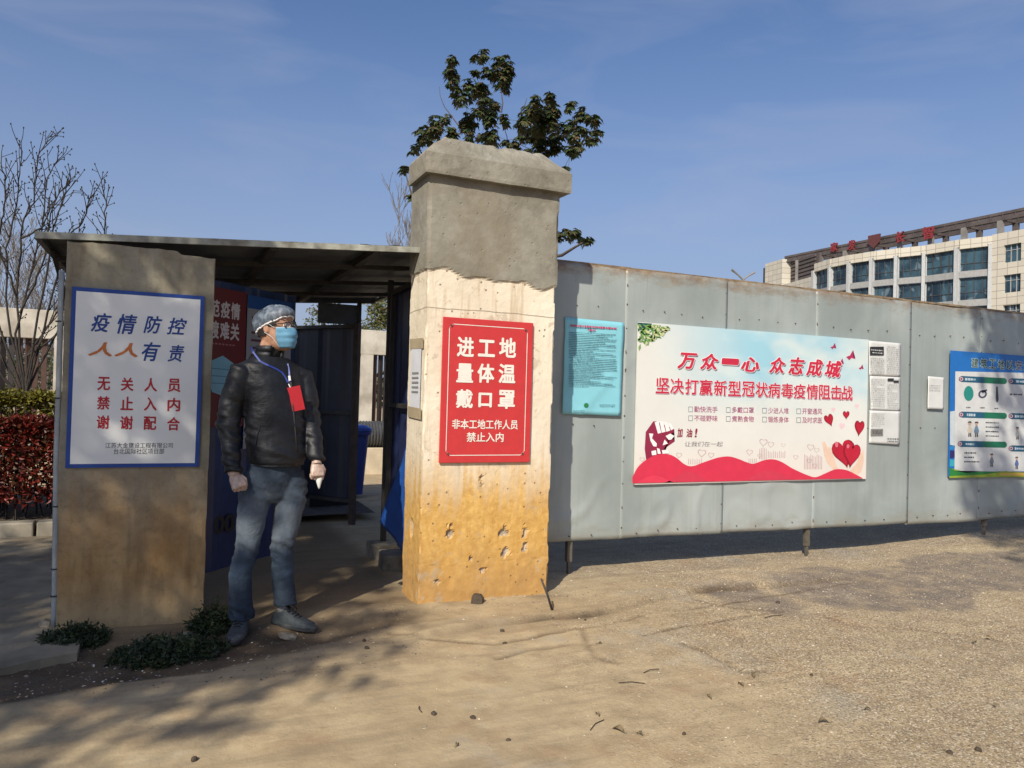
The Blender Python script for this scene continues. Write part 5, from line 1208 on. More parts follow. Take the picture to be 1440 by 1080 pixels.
rl = M_('red_letters', (.20, .025, .028), .5, .1); brn = M_('brown_emblem', (.10, .03, .03), .6, .2)
def roofchar(px0, px1, py0, py1, ch):
    pc_ = (px0+px1)/2; best = None
    for t in np.linspace(0, L2, 400):
        q = rA+al*t+out*.5; d_ = q.dot(Fh); x_ = 720+1080*(q.dot(Rh))/d_+.028*210
        if best is None or abs(x_-pc_) < best[0]: best = (abs(x_-pc_), t, d_)
    t, d_ = best[1], best[2]; h = (py1-py0)/1080*d_; zc = CAM_H+(570-(py0+py1)/2+.0)/1080*d_; w_ = h*.95
    if ch == '*': b = MB(); b.poly([(-w_*.55, 0, h*.5), (w_*.55, 0, h*.5), (w_*.5, 0, -.1*h), (0, 0, -h*.5), (-w_*.5, 0, -.1*h)]); me = b.mesh('roof_letter')
    else: me = fit(text_mesh(ch, .03), -w_/2, w_/2, -h/2, h/2, 0)
    bm = bmesh.new(); bm.from_mesh(me); bmesh.ops.solidify(bm, geom=bm.faces[:], thickness=.2); bm.to_mesh(me); bm.free()
    q = rA+al*t+out*.6; X_ = -al; me.transform(Matrix(((X_.x, out.x*-1, 0), (X_.y, out.y*-1, 0), (0, 0, 1))).to_4x4()); me.transform(Matrix.Translation(Vector((q.x, q.y, zc))-ob.location)); strip_mesh(me, brn if ch == '*' else rl); me.name = 'roof_letter'; put(bpy.data.objects.new('roof_letter', me), ob)
ob.scale = (1, 1, 1.018)
for a in ((1170, 1180, 344, 357, '家'), (1194, 1206, 340, 354, '发'), (1226, 1240, 332, 351, '*'), (1263, 1274, 326, 342, '长'), (1300, 1313, 318, 336, '智')): roofchar(*a)
# little forked lamp top above the fence, at x=1040
b = MB(); q = atD(1045, 384, 45); base = Vector((q.x, q.y, 0)); 
b.tube([(0, 0, 0), (0, 0, q.z-.4)], [.09, .06], 8); 
root = thing('street_lamp', 'twin-armed street lamp head just peeping over the fence left of office building', 'lamp', base); b.build('pole', trl, root)
for s_ in (-1, 1): b = MB(); b.tube([(0, 0, q.z-.4), (s_*.35, 0, q.z-.15), (s_*.85, 0, q.z+.12)], [.05, .05, .07], 6); b.build('lamp_head', trl, root)
# far tree line
b = MB(); rr = random.Random(61)
for _ in range(9000):
    x = rr.uniform(-60, 40); y = rr.uniform(60, 68); h = 2.6+1.1*N3((x*.12, 0, 0))+.5*N3((x*.6, 2, 0)); z = h*rr.random()**.5; leaf_quads(b, (x, y, z), .2, 1, .8, .5, rr)
o = b.build('far_trees', leafmat('far_leaves', [(.03, .04, .02), (.06, .07, .035), (.08, .075, .05)], .8, 0)); tag(o, 'low far line of trees and scrub beyond the wall', 'trees', kind='stuff')

# ================================================================= TREES BEHIND THE CAMERA (their shade falls on the gate)
def shade_tree(label, trunk_st, clumps, rr, ll=.12, per=120):
    """clumps: (s, t, z, r): s across the light, t along it on the ground, z height"""
    n_ = Vector((.73, -.68, 0)).normalized(); e_ = Vector((.93, 1, 0)).normalized(); kk = 1.366/1.02
    def W(s_, t, z): return n_*s_+e_*(t-z*kk)+Vector((0, 0, z))
    base = W(trunk_st[0], trunk_st[1], 0); root = thing('broadleaf_tree', label, 'tree', base); cb = MB(); tb = MB(); cs = []
    for s_, t, z, r in clumps: c = W(s_, t, z)-base; cs.append(c); whorls(cb, c, r, int(per*(r/.5)**2/10), ll, ll*.42, rr); leaf_quads(cb, c, r, int(per*(r/.5)**2*.8), ll, ll*.45, rr)
    cen = sum(cs, Vector())/len(cs); tb.tube([(0, 0, -.1), cen*.35, cen*.7], [.2, .16, .12], 10); connect(tb, [(cen*.5, .1), (cen*.7, .09)], cs, .09, rr)
    cb.build('crown', ever, root); tb.build('trunk', bark, root, smooth=True)
rr = random.Random(71); C_ = []
for _ in range(3000):
    s_ = rr.uniform(-8.5, -1.5); t = rr.uniform(-1.5, 9.5); z = rr.uniform(4.2, 6.8); r = rr.uniform(.28, .55)
    lim = -2.55 if t > 4.35 else -1.95+.25*math.sin(t*2.3)
    if s_+r*.9 > lim+.05: continue
    if s_ < -5.3 and t > 4.2 and rr.random() < .85: continue
    if s_ < -5.5 and rr.random() < .25: continue
    if t < 2.6 and rr.random() < .25: continue
    C_.append((s_, t, z, r))
    if len(C_) >= 430: break
C_ += [(-2.0, 2.6, 5.0, .25), (-1.85, 3.3, 5.2, .22), (-2.0, 3.7, 5.3, .28), (-2.15, 3.1, 4.8, .3)]
shade_tree('large broadleaf tree behind the viewpoint whose crown shades the gate', (-4.2, -5.2), C_, rr)
C_ = []
for _ in range(2000):
    s_ = rr.uniform(1.7, 5.2); t = rr.uniform(7.6, 13.5); z = rr.uniform(5.5, 8); r = rr.uniform(.25, .45)
    if s_-r < 1.55+.12*math.sin(t*3): continue
    if 9.5 < t < 10.7 and rr.random() < .8: continue
    if t < 8.4 and s_ < 2.3: continue
    C_.append((s_, t, z, r))
    if len(C_) >= 230: break
shade_tree('second broadleaf tree behind the viewpoint shading the right end of the fence', (3.5, 0.5), C_, rr)

# ================================================================= THE MAN
q0 = onZ(385, 882.5); PS = 255.0
PR = Vector((math.cos(R(24.1)), -math.sin(R(24.1)), 0)); PT = Vector((-PR.y*-1*-1, 0, 0))
PT = Vector((-math.sin(R(24.1)), -math.cos(R(24.1)), 0))       # towards the viewer
man = thing('person', 'man in black jacket and blue jeans wearing hair net, glasses, blue mask and red badge', 'person', (q0.x, q0.y, ghs(q0.x, q0.y)))
def pp(px, py, w_=0.0):
    """picture position (and metres towards the viewer) -> man's local coordinates"""
    u = (px-385-.028*(893-py))/PS; z = (893-py)/PS
    return PR*u + PT*w_ + Vector((0, 0, z))
def dirv(a):      # a = degrees turned from facing the viewer towards picture right
    return PT*math.cos(R(a)) + PR*math.sin(R(a))
def remesh(mb, name, mats, parent, vox, sm=6, fac=.5, fn=None, kind=None):
    me = mb.mesh(name); o = bpy.data.objects.new(name, me); COL.objects.link(o)
    md = o.modifiers.new('r', 'REMESH'); md.mode = 'VOXEL'; md.voxel_size = vox; md.use_smooth_shade = True
    s = o.modifiers.new('s', 'SMOOTH'); s.factor = fac; s.iterations = sm
    dg = bpy.context.evaluated_depsgraph_get(); me2 = bpy.data.meshes.new_from_object(o.evaluated_get(dg)); bpy.data.objects.remove(o)
    me2.name = name
    if fn:
        n_ = len(me2.vertices); c = np.zeros(n_*3); me2.vertices.foreach_get('co', c); nn = np.zeros(n_*3); me2.vertices.foreach_get('normal', nn); c = c.reshape(-1, 3); nn = nn.reshape(-1, 3)
        for i in range(n_): c[i] += nn[i]*fn(Vector(c[i]))
        me2.vertices.foreach_set('co', c.ravel()); me2.update()
    for mm in (mats if isinstance(mats, (list, tuple)) else [mats]): me2.materials.append(mm)
    me2.polygons.foreach_set('use_smooth', [True]*len(me2.polygons))
    return put(bpy.data.objects.new(name, me2), parent)
def orings(b, secs, seg=28, sup=1.0):
    """stack of elliptical sections: (centre, side axis, fwd axis, a, b_front, b_back)"""
    rings = []
    for c, sx, fy, a, bf, bb in secs:
        r_ = []
        for j in range(seg):
            t = 2*math.pi*j/seg; cs, sn = math.cos(t), math.sin(t); cs = math.copysign(abs(cs)**sup, cs); sn = math.copysign(abs(sn)**sup, sn)
            r_.append(c+sx*(a*cs)+fy*((bf if sn > 0 else bb)*sn))
        rings.append(r_)
    b.loft(rings)
YAW = 48; FW = dirv(YAW); RT = -(PR*math.cos(R(YAW)) - PT*math.sin(R(YAW)))     # RT: his right-hand side
LT = -RT
sk = M_('skin', (.30, .165, .105), .5, .1, 30, .12, 90)
skin, n, p = newmat('face_skin'); co_n = ocoords(n); c = mix(n, rmp(n, noi(n, co_n, 30, 4), .35, .65), (.30, .155, .095), (.42, .235, .155)); n.links.new(c, p.inputs['Base Color']); p.inputs['Roughness'].default_value = .48; p.inputs['Subsurface Weight'].default_value = .08; p.inputs['Subsurface Radius'].default_value = (.01, .004, .002); bump(n, p, noi(n, co_n, 160, 3), .15, .001)

# joints
HIPc = pp(386, 672, 0)
rsh = pp(348, 524, .115); rel = pp(332, 606, .145); rwr = pp(345, 668, .20)
lsh = pp(416, 527, -.115); lel = pp(430, 602, -.09); lwr = pp(443, 655, -.02)
rhip = pp(364, 690, .05); rkn = pp(353, 781, .093); ran = pp(347, 866, .085)
lhip = pp(405, 690, -.05); lkn = pp(398, 779, -.02); lan = pp(397, 860, -.06)
HY = 74; HF = dirv(HY); HS = -(PR*math.cos(R(HY)) - PT*math.sin(R(HY))); HU = Vector((0, 0, 1))   # HS his right
HC = pp(385, 468, 0.0)          # centre of the skull
tilt = Matrix.Rotation(R(4), 3, HS); 
def hp(s_, f, u): return HC + tilt @ (HS*s_ + HF*f + HU*u)
# head profile: (height, half width, front, back)
prof = [(-.128, .018, .070, -.030), (-.120, .034, .084, .000), (-.108, .046, .090, .012), (-.092, .056, .092, .036), (-.070, .063, .092, .070), (-.045, .067, .093, .086), (-.018, .069, .091, .093), (.000, .071, .090, .096), (.018, .073, .092, .098), (.045, .075, .094, .098), (.070, .072, .088, .094), (.092, .060, .072, .080), (.108, .042, .050, .056), (.117, .018, .022, .024)]
def head_pt(t, u, off=0.0):
    """t angle round the head (0 = front), u height"""
    us = [q[0] for q in prof]; hw = np.interp(u, us, [q[1] for q in prof]); fr = np.interp(u, us, [q[2] for q in prof]); bk = np.interp(u, us, [q[3] for q in prof])
    c = math.cos(t); s_ = math.sin(t); k = 1.15; x = (hw+off)*math.copysign(abs(s_)**.9, s_); f = (fr+off if c > 0 else bk+off)*math.copysign(abs(c)**.9, c)
    return hp(x, f, u)
b = MB(); seg = 40
b.loft([[head_pt(2*math.pi*j/seg, q[0]) for j in range(seg)] for q in prof])
# nose, brow, cheeks, lips, chin, ears
b.loft([[hp(math.sin(a)*w_, f+math.cos(a)*d_, u) for a in np.linspace(0, 2*math.pi, 12, endpoint=False)] for u, w_, f, d_ in ((.022, .007, .086, .009), (.005, .008, .092, .013), (-.012, .011, .097, .016), (-.024, .015, .100, .018), (-.032, .014, .096, .014), (-.037, .008, .090, .008))])
for s_ in (-1, 1):
    b.ell(hp(s_*.030, .083, .026), (.022, .012, .009), 12, 8); b.ell(hp(s_*.036, .064, -.020), (.022, .020, .020), 12, 8)
    b.ell(hp(s_*.010, .092, -.055), (.016, .010, .007), 10, 6)
    ear = [hp(s_*(.072+.010*k), -.004+.018*math.cos(a)*(.8 if k else 1)-.006*k, -.006+.030*math.sin(a)*(.9 if k else 1)) for k in (0, 1) for a in np.linspace(0, 2*math.pi, 14, endpoint=False)]
    b.loft([ear[:14], ear[14:]])
b.ell(hp(0, .078, -.108), (.022, .018, .016), 12, 8)
# neck into torso, arms, legs: one body
orings(b, [(pp(372, 526, -.01), RT, FW, .085, .07, .075), (pp(374, 512, 0), RT, FW, .066, .062, .066), (pp(377, 500, 0), HS, HF, .058, .055, .062), (pp(381, 486, 0), HS, HF, .054, .05, .06)])
tors = [(522, 379, .10, .065, .07), (535, 381, .145, .085, .085), (560, 384, .150, .10, .09), (600, 386, .142, .105, .09), (640, 387, .130, .10, .09), (675, 386, .128, .088, .094), (700, 385, .10, .07, .08)]
orings(b, [(pp(x, y, 0), RT, FW, a, f, k) for y, x, a, f, k in tors])
b.tube([rsh+Vector((0, 0, -.03)), rel, rwr], [.044, .038, .027], 14); b.tube([lsh+Vector((0, 0, -.03)), lel, lwr], [.044, .038, .027], 14)
for h_, k_, a_ in ((rhip, rkn, ran), (lhip, lkn, lan)): b.tube([h_, h_.lerp(k_, .5), k_, k_.lerp(a_, .4), a_], [.062, .052, .036, .036, .032], 16)
HANDS = {}
def hand(b, wr, d, palm_n, s_thumb, curl, sc=1.0, grow=0.0, fist=1.0):
    """d: hand direction, palm_n: direction the palm faces, s_thumb: side of the thumb"""
    d = d.normalized(); palm_n = (palm_n-d*palm_n.dot(d)).normalized(); sd = d.cross(palm_n).normalized()
    if sd.dot(s_thumb) < 0: sd = -sd          # sd points to the thumb side
    P_ = lambda a, s2, n2: wr + (d*a+sd*s2+palm_n*n2)*sc
    b.loft([[P_(a, hw*math.cos(t), th*math.sin(t)+.004) for t in np.linspace(0, 2*math.pi, 14, endpoint=False)] for a, hw, th in ((-.03, .026+grow, .021+grow), (0, .027+grow, .019+grow), (.025, .036+grow, .018+grow), (.055, .041+grow, .016+grow), (.08, .040+grow, .013+grow), (.088, .034+grow, .008+grow))])
    for k, (s0, l) in enumerate(((.029, .070), (.010, .078), (-.010, .072), (-.028, .058))):
        ang = 0; pt = Vector(P_(.078, s0, .002)); pts = [P_(.05, s0, .003), pt]; rr_ = [.0095, .0098]
        for i, (fr, ca) in enumerate(((.42, curl[0]), (.33, curl[1]), (.25, curl[2]))):
            ang += R(ca*(1+.06*k)); pt = pt+(d*math.cos(ang)+palm_n*math.sin(ang)+sd*(.03*(1.5-k)))*(l*fr*sc); pts.append(pt); rr_.append(.0092-.0011*i)
        b.tube(pts, [(q+grow*.8)*sc for q in rr_], 10); b.ell(pts[-1], ((rr_[-1]+grow*.8)*sc,)*3, 8, 6)
    t0 = P_(.018, .026, .006); t1 = P_(.046, .045, .016); t2 = P_(.074, .040, .032); t3 = P_(.092, .026, .040)
    b.tube([t0, t1, t2, t3], [(q+grow*.8)*sc for q in (.015, .0125, .0105, .009)], 10); b.ell(t3, ((.009+grow*.8)*sc,)*3, 8, 6)
    return P_
rdir = (pp(361, 692, .235)-rwr).normalized(); ldir = (pp(449, 690, .02)-lwr).normalized()
hand(b, rwr+rdir*.012, rdir, -dirv(20)*.2-HU*.55+PR*-.2+PT*-.5, FW, (62, 72, 50), .93)
hand(b, lwr+ldir*.006, ldir, -PR*.35-FW*.0-PT*.6, FW, (48, 62, 42), .92)
body = remesh(b, 'body', [skin], man, .0042, 3, .45)

# ---- gloves (thin latex) over both hands
glove, n, p = newmat('latex_glove'); c = mix(n, rmp(n, noi(n, ocoords(n), 60, 4), .35, .7), (.34, .23, .18), (.52, .40, .34)); n.links.new(c, p.inputs['Base Color']); p.inputs['Roughness'].default_value = .42; bump(n, p, noi(n, ocoords(n), 110, 3), .5, .003)
for nm, wr_, d_, pn, cl_, sc_ in (('glove', rwr+rdir*.012, rdir, -dirv(20)*.2-HU*.55+PR*-.2+PT*-.5, (62, 72, 50), .93), ('glove', lwr+ldir*.006, ldir, -PR*.35-PT*.6, (48, 62, 42), .92)):
    b = MB(); PF = hand(b, wr_, d_, pn, FW, cl_, sc_, .0016); HANDS[len(HANDS)] = PF
    b.tube([wr_-d_*.035, wr_-d_*.01, wr_+d_*.01], [.029, .0275, .027], 16)
    remesh(b, nm, glove, man, .0024, 2, .4)

# ---- jeans
den, n, p = newmat('denim'); on = ocoords(n); xyz = sep(n, on); wv = noi(n, ocoords(n, (1, 1, .4)), 9, 5, .6); fnz = noi(n, ocoords(n, (1, 1, 3)), 240, 2)
dark = (.012, .020, .036); mid_ = (.038, .056, .085); pale = (.115, .140, .170)
zf = mth(n, 'ADD', xyz[2], mth(n, 'MULTIPLY', mth(n, 'SUBTRACT', wv, .5), .25))
th = mth(n, 'MULTIPLY', rmp(n, zf, .40, .52), rmp(n, zf, .84, .66))
kn = mth(n, 'MULTIPLY', rmp(n, zf, .22, .34), rmp(n, zf, .46, .36))
c = mix(n, rmp(n, wv, .3, .7), dark, mid_); c = mix(n, mth(n, 'MULTIPLY', th, rmp(n, wv, .3, .6, .35, 1)), c, pale); c = mix(n, mth(n, 'MULTIPLY', kn, .5), c, (.055, .090, .14))
c = mix(n, mth(n, 'MULTIPLY', rmp(n, fnz, .4, .7), .3), c, (.10, .12, .14)); n.links.new(c, p.inputs['Base Color']); p.inputs['Roughness'].default_value = .88; p.inputs['Specular IOR Level'].default_value = .2
bump(n, p, mth(n, 'ADD', mth(n, 'MULTIPLY', fnz, .2), noi(n, ocoords(n, (1.4, 1.4, 1.5)), 10, 4, .6, 1.6)), .7, .011)
b = MB()
hipr = [(645, 387, .140, .108, .110), (662, 386, .145, .106, .115), (680, 385, .148, .100, .118), (694, 384.5, .132, .090, .108), (706, 384, .105, .082, .09), (714, 384, .06, .055, .06)]
orings(b, [(pp(x, y, 0), RT, FW, a, f, k) for y, x, a, f, k in hipr])
def leg(pts): b.tube([pp(x, y, w_) for x, y, w_, r in pts], [r for x, y, w_, r in pts], 20)
leg([(367, 672, .045, .078), (364, 690, .055, .087), (362, 712, .062, .085), (359.5, 740, .075, .076), (356, 765, .09, .066), (352, 785, .095, .061), (347, 810, .11, .060), (345.5, 835, .095, .060), (346, 858, .085, .063), (346.5, 872, .085, .068)])
leg([(402, 672, -.05, .078), (404, 690, -.05, .090), (403.5, 712, -.045, .088), (400, 740, -.03, .077), (397, 765, -.015, .068), (393.5, 785, -.025, .063), (393.5, 810, -.045, .060), (394, 835, -.06, .060), (396, 852, -.06, .061), (396.5, 862, -.06, .065)])
def jfold(q):
    z = q.z; f = .006*turb((q.x*1.0, q.y*1.0, z*1.6), 7, 3)*2
    for zc, a in ((.44, .008), (.085, .010), (.76, .008)): f += a*math.exp(-((z-zc)/.075)**2)*noise.noise(Vector((q.x*14+z*12, q.y*14, z*26+q.x*9)))*1.8
    return f
jeans = remesh(b, 'jeans', den, man, .0058, 10, .5, jfold)
# ---- shoes
shoe_m = M_('shoe_mesh_grey', (.045, .055, .062), .75, .25, 40, .4, 160, obj=True); sole_m = M_('shoe_sole', (.05, .052, .055), .7, .2, 20, .1, obj=True); lace_m = M_('shoe_lace', .01, .8)
def shoe(ank, toe_deg, length=.275):
    f = dirv(toe_deg); s_ = f.cross(Vector((0, 0, 1))).normalized(); base = Vector((ank.x, ank.y, 0)); ori = base - f*.075
    g0 = .004
    P_ = lambda a, s2, z: ori+f*a+s_*s2+Vector((0, 0, z+g0))
    L_ = length; secs = [(-.005, .026, .05), (.02, .036, .085), (.06, .040, .115), (.095, .041, .105), (.13, .043, .082), (.17, .048, .066), (.21, .049, .054), (.245, .042, .045), (.268, .026, .034), (.277, .010, .024)]
    b = MB(); rings = []
    for a, hw, h in secs:
        r_ = []
        for j in range(20):
            t = 2*math.pi*j/20; sn, cs = math.sin(t), math.cos(t); r_.append(P_(a, hw*math.copysign(abs(cs)**.8, cs), .018+max(0, h-.018)*(max(sn, 0)**.75) - (.010*(-sn if sn < 0 else 0))))
        rings.append(r_)
    b.loft(rings)
    sh = remesh(b, 'shoe', shoe_m, man, .0042, 2, .5)
    b = MB()
    b.loft([[P_(.138+(.148+gr_)*math.cos(t), (.043+gr_+.006*math.cos(t*1.0))*math.sin(t)*(1 if math.cos(t) > -.2 else .92), z) for t in np.linspace(0, 2*math.pi, 32, endpoint=False)] for z, gr_ in ((0, -.003), (.010, .001), (.020, .0025), (.026, .0005))])
    b.build('sole', sole_m, sh, smooth=False)
    b = MB()
    for k in range(5):
        a = .095+k*.019; z = .107-.0105*k; b.tube([P_(a, -.022, z-.008), P_(a+.004, -.008, z+.003), P_(a+.008, .010, z+.002), P_(a, .022, z-.008)], .0034, 6)
    b.tube([P_(.10, 0, .112), P_(.09, .018, .125), P_(.11, .030, .112), P_(.12, .036, .094)], .0032, 6); b.tube([P_(.10, 0, .112), P_(.095, -.020, .122), P_(.12, -.030, .106), P_(.13, -.034, .09)], .0032, 6)
    b.build('lace', lace_m, sh, smooth=True)
    b = MB(); b.tube([P_(.06, 0, .075), P_(.062, 0, .14)], [.034, .032], 14); b.build('sock', M_('grey_sock', (.25, .25, .25), .9, .1, obj=True) if 'grey_sock' not in bpy.data.materials else bpy.data.materials['grey_sock'], sh, smooth=True)
shoe(ran, 8); shoe(lan, 68)

# ---- jacket
jk, n, p = newmat('black_leather_jacket'); on = ocoords(n); c = mix(n, rmp(n, noi(n, on, 10, 4), .35, .7), (.005, .006, .009), (.010, .012, .017)); n.links.new(c, p.inputs['Base Color']); p.inputs['Roughness'].default_value = .52; p.inputs['Specular IOR Level'].default_value = .42
bump(n, p, mth(n, 'ADD', mth(n, 'MULTIPLY', noi(n, on, 260, 2), .12), noi(n, ocoords(n, (1, 1, 2.2)), 16, 4, .6)), .55, .010)
b = MB()
js = [(509, 377, .098, .070, .082), (515, 379, .140, .085, .095), (521, 380, .172, .098, .106), (531, 381, .184, .108, .110), (545, 382, .188, .120, .115), (565, 384, .182, .128, .114), (595, 386, .174, .134, .114), (622, 387, .168, .138, .116), (643, 388, .168, .140, .120), (652, 388, .164, .136, .122), (662, 388, .156, .128, .120)]
orings(b, [(pp(x, y, 0), RT, FW, a, f, k) for y, x, a, f, k in js], 32, .92)
b.tube([pp(358, 531, .07), rsh+Vector((0, 0, -.030)), rsh.lerp(rel, .45), rel, rel.lerp(rwr, .45), rwr+(rel-rwr)*.10, rwr+(rel-rwr)*.0], [.058, .070, .068, .061, .055, .049, .046], 20)
b.tube([pp(408, 533, -.07), lsh+Vector((0, 0, -.032)), lsh.lerp(lel, .45), lel, lel.lerp(lwr, .45), lwr+(lel-lwr)*.10, lwr+(lel-lwr)*.0], [.056, .066, .063, .056, .050, .045, .043], 20)
def jf(q):
    f = .0045*turb((q.x, q.y, q.z*1.4), 8, 3)*2
    for c0, a, s_ in ((rel, .013, .13), (lel, .012, .12), (rwr, .008, .10), (lwr, .008, .10), (rsh, .006, .12)):
        d_ = (q-c0).length; f += a*math.exp(-(d_/s_)**2)*noise.noise(Vector((q.x*9+q.z*6, q.y*9, q.z*30+q.x*8)))*1.7
    z = q.z; f += .009*math.exp(-((z-.97)/.10)**2)*noise.noise(Vector((q.x*5, q.y*5+3, z*26+q.x*10)))*1.5
    f -= .006*math.exp(-((z-.915)/.008)**2)            # hem band seam
    f += .005*noise.noise(Vector((q.x*7+q.z*7, q.y*7, q.z*5)))
    # diagonal pocket seam and panel seam
    return f
jacket = remesh(b, 'jacket', jk, man, .0056, 9, .5, jf)
# standing collar
b = MB(); nn = 36
def colr(t, h, k):   # open at the front
    c = pp(376.5, 508, 0).lerp(pp(379.5, 494, 0), h); r = .079-.003*h+k; rf = .072+k
    return c+RT*(r*math.sin(t))+FW*(rf*-math.cos(t))+Vector((0, 0, -.020*(1+math.cos(t+math.pi))/2*(1-h) ))
for i in range(nn):
    t0, t1 = [(-1+2*v/nn)*math.pi*.86 for v in (i, i+1)]
    for (h0, h1) in ((0, .5), (.5, 1.0)): b.quad(colr(t0, h0, 0), colr(t1, h0, 0), colr(t1, h1, .004*h1), colr(t0, h1, .004*h1))
me = b.mesh('collar'); bm = bmesh.new(); bm.from_mesh(me); bmesh.ops.remove_doubles(bm, verts=bm.verts, dist=1e-5); bmesh.ops.solidify(bm, geom=bm.faces[:], thickness=.009); bm.to_mesh(me); bm.free(); me.polygons.foreach_set('use_smooth', [True]*len(me.polygons)); me.materials.append(jk); put(bpy.data.objects.new('collar', me), jacket)
# surface lookup on the jacket front
from mathutils.bvhtree import BVHTree
jbv = BVHTree.FromPolygons([v.co for v in jacket.data.vertices], [tuple(p_.vertices) for p_ in jacket.data.polygons])
hcam = Vector((0, 0, CAM_H))-man.location
def onj(px, py, off=.004):
    d = ray(px, py).normalized(); h = jbv.ray_cast(hcam, d)
    return (h[0]+h[1]*off if h[0] is not None else None)
def proj_jacket(pts, off): return [q for q in (onj(x, y, off) for x, y in pts) if q is not None]
b = MB(); zp = proj_jacket([(407, 520), (409, 540), (411, 560), (413, 585), (415, 610), (417, 635), (418, 657)], .002); b.tube(zp, .0042, 6); b.build('zip', M_('zip_metal', .05, .4, metal=.5, obj=True), jacket, smooth=True)
b = MB(); sp_ = proj_jacket([(366, 598), (362, 612), (360, 628)], .001); b.tube(sp_, .0028, 6); b.build('pocket_seam', jk, jacket, smooth=True)
# black jumper collar at the neck
b = MB(); orings(b, [(pp(377, 510, 0), RT, FW, .066, .064, .066), (pp(379, 500, 0), RT, FW, .060, .058, .062), (pp(380, 495, 0), RT, FW, .059, .057, .061)], 26); b.build('jumper_collar', M_('black_knit', .008, .9, .2, 60, .4, 200, obj=True), man, smooth=True)
# ---- lanyard, clip, badge
lanm = M_('lanyard_blue', (.014, .035, .24), .5, .1, obj=True)
l1 = [pp(352.5, 494, -.03), pp(354.5, 496, .03), pp(357.5, 499, .068), pp(362, 503.5, .100)]+proj_jacket([ (366, 509), (377, 514), (388, 519), (396, 524), (401, 531), (404, 538)], .004); 
b = MB()
for i in range(len(l1)-1): b.bar(l1[i], l1[i+1], .0085, .0016, up=(PT+HU*.3).normalized())
l2 = proj_jacket([(404, 512), (406, 522), (406.5, 532), (405, 538)], .004)
for i in range(len(l2)-1): b.bar(l2[i], l2[i+1], .0085, .0016, up=PT)
b.build('lanyard', lanm, man)
c1, c2 = onj(405, 540, .006), onj(408.5, 546.5, .01); b = MB(); b.bar(c1, onj(407.5, 546, .009), .006, .004, up=PT); b.bar(onj(405.5, 529, .008), onj(406.5, 536, .008), .012, .004, up=PT); b.build('lanyard_clip', M_('clip_white', .6, .3, obj=True), man, bevel=0)
bt_, bb_ = onj(408, 545, .012), onj(415, 578, .012); cs_ = (bb_-bt_); cs_u = cs_.normalized(); sdv = (PR*.97+PT*-.22); sdv = (sdv-cs_u*sdv.dot(cs_u)).normalized(); nrm_ = sdv.cross(cs_u)
b = MB()
hw, l = .046, (bb_-bt_).length
f8 = []
for z_, o_ in ((0, .0), (0, .003)):
    for s1, t1 in ((-hw, 0), (hw, 0), (hw, l), (-hw, l)): f8.append(bt_+sdv*s1+cs_u*t1+nrm_*(-o_ if nrm_.dot(PT) < 0 else o_))
k = 0; b.v += [tuple(v) for v in f8]; b.f += [(0, 3, 2, 1), (4, 5, 6, 7), (0, 1, 5, 4), (1, 2, 6, 5), (2, 3, 7, 6), (3, 0, 4, 7)]; b.m += [0]*6
b.build('badge', M_('badge_red', (.36, .010, .020), .35, .05, obj=True), man)

# ---- hair under the cap, cap, mask, glasses
hairm = M_('black_hair', (.010, .008, .007), .6, .3, 60, .6, 200, obj=True)
b = MB(); rows = []
for u in np.linspace(-.045, .10, 12):
    lim = R(62+ (35 if u < -.005 else 0)) ; rows.append([head_pt(t, u, .006) for t in np.linspace(lim, 2*math.pi-lim, 30)])
for i in range(11):
    for j in range(29): b.quad(rows[i][j], rows[i][j+1], rows[i+1][j+1], rows[i+1][j])
me = b.mesh('hair'); bm = bmesh.new(); bm.from_mesh(me); bmesh.ops.remove_doubles(bm, verts=bm.verts, dist=1e-5); bmesh.ops.solidify(bm, geom=bm.faces[:], thickness=.004); bm.to_mesh(me); bm.free(); me.materials.append(hairm); put(bpy.data.objects.new('hair', me), man)
capm, n, p = newmat('disposable_hair_net'); on = ocoords(n); c = mix(n, rmp(n, noi(n, on, 34, 4, .6), .35, .68), (.055, .08, .115), (.25, .30, .37)); n.links.new(c, p.inputs['Base Color']); p.inputs['Roughness'].default_value = .5; p.inputs['Alpha'].default_value = .80; bump(n, p, noi(n, on, 90, 3), .5, .004)
b = MB(); rows = []; NT = 96
def cap_pt(t, v):   # v 0 = band, 1 = crown; band slopes from the forehead down to the nape
    edge = .058 - .086*(1-math.cos(t))/2
    top = .128; u = edge+(top-edge)*math.sin(v*math.pi/2); k = math.cos(v*math.pi/2)
    puff = .020*math.sin(min(1, v*1.5)*math.pi)**.7+.006; ba = .016*max(0, -math.cos(t))*math.sin(min(1, v*1.4)*math.pi)
    hw, fr, bk = .0765, .094, .100
    ple = 1+.020*math.sin(t*26+2*math.sin(t*3))*max(0, 1-v*1.6)+.016*noise.noise(Vector((math.sin(t)*3.5, math.cos(t)*3.5, v*3)))*2
    x = (hw+puff)*k**.72*math.sin(t)*ple; f = ((fr if math.cos(t) > 0 else bk+ba)+puff)*k**.72*math.cos(t)*ple
    return hp(x, f, u+.006*noise.noise(Vector((math.sin(t)*4, math.cos(t)*4, v*2+5))))
for v in np.linspace(0, .995, 22): rows.append([cap_pt(2*math.pi*j/NT, v) for j in range(NT)])
for i in range(21):
    for j in range(NT): b.quad(rows[i][j], rows[i][(j+1) % NT], rows[i+1][(j+1) % NT], rows[i+1][j])
b.poly(rows[-1]); me = b.mesh('hair_net'); bm = bmesh.new(); bm.from_mesh(me); bmesh.ops.remove_doubles(bm, verts=bm.verts, dist=1e-5); bm.to_mesh(me); bm.free()
me.polygons.foreach_set('use_smooth', [True]*len(me.polygons)); me.materials.append(capm); cap = put(bpy.data.objects.new('hair_net', me), man)
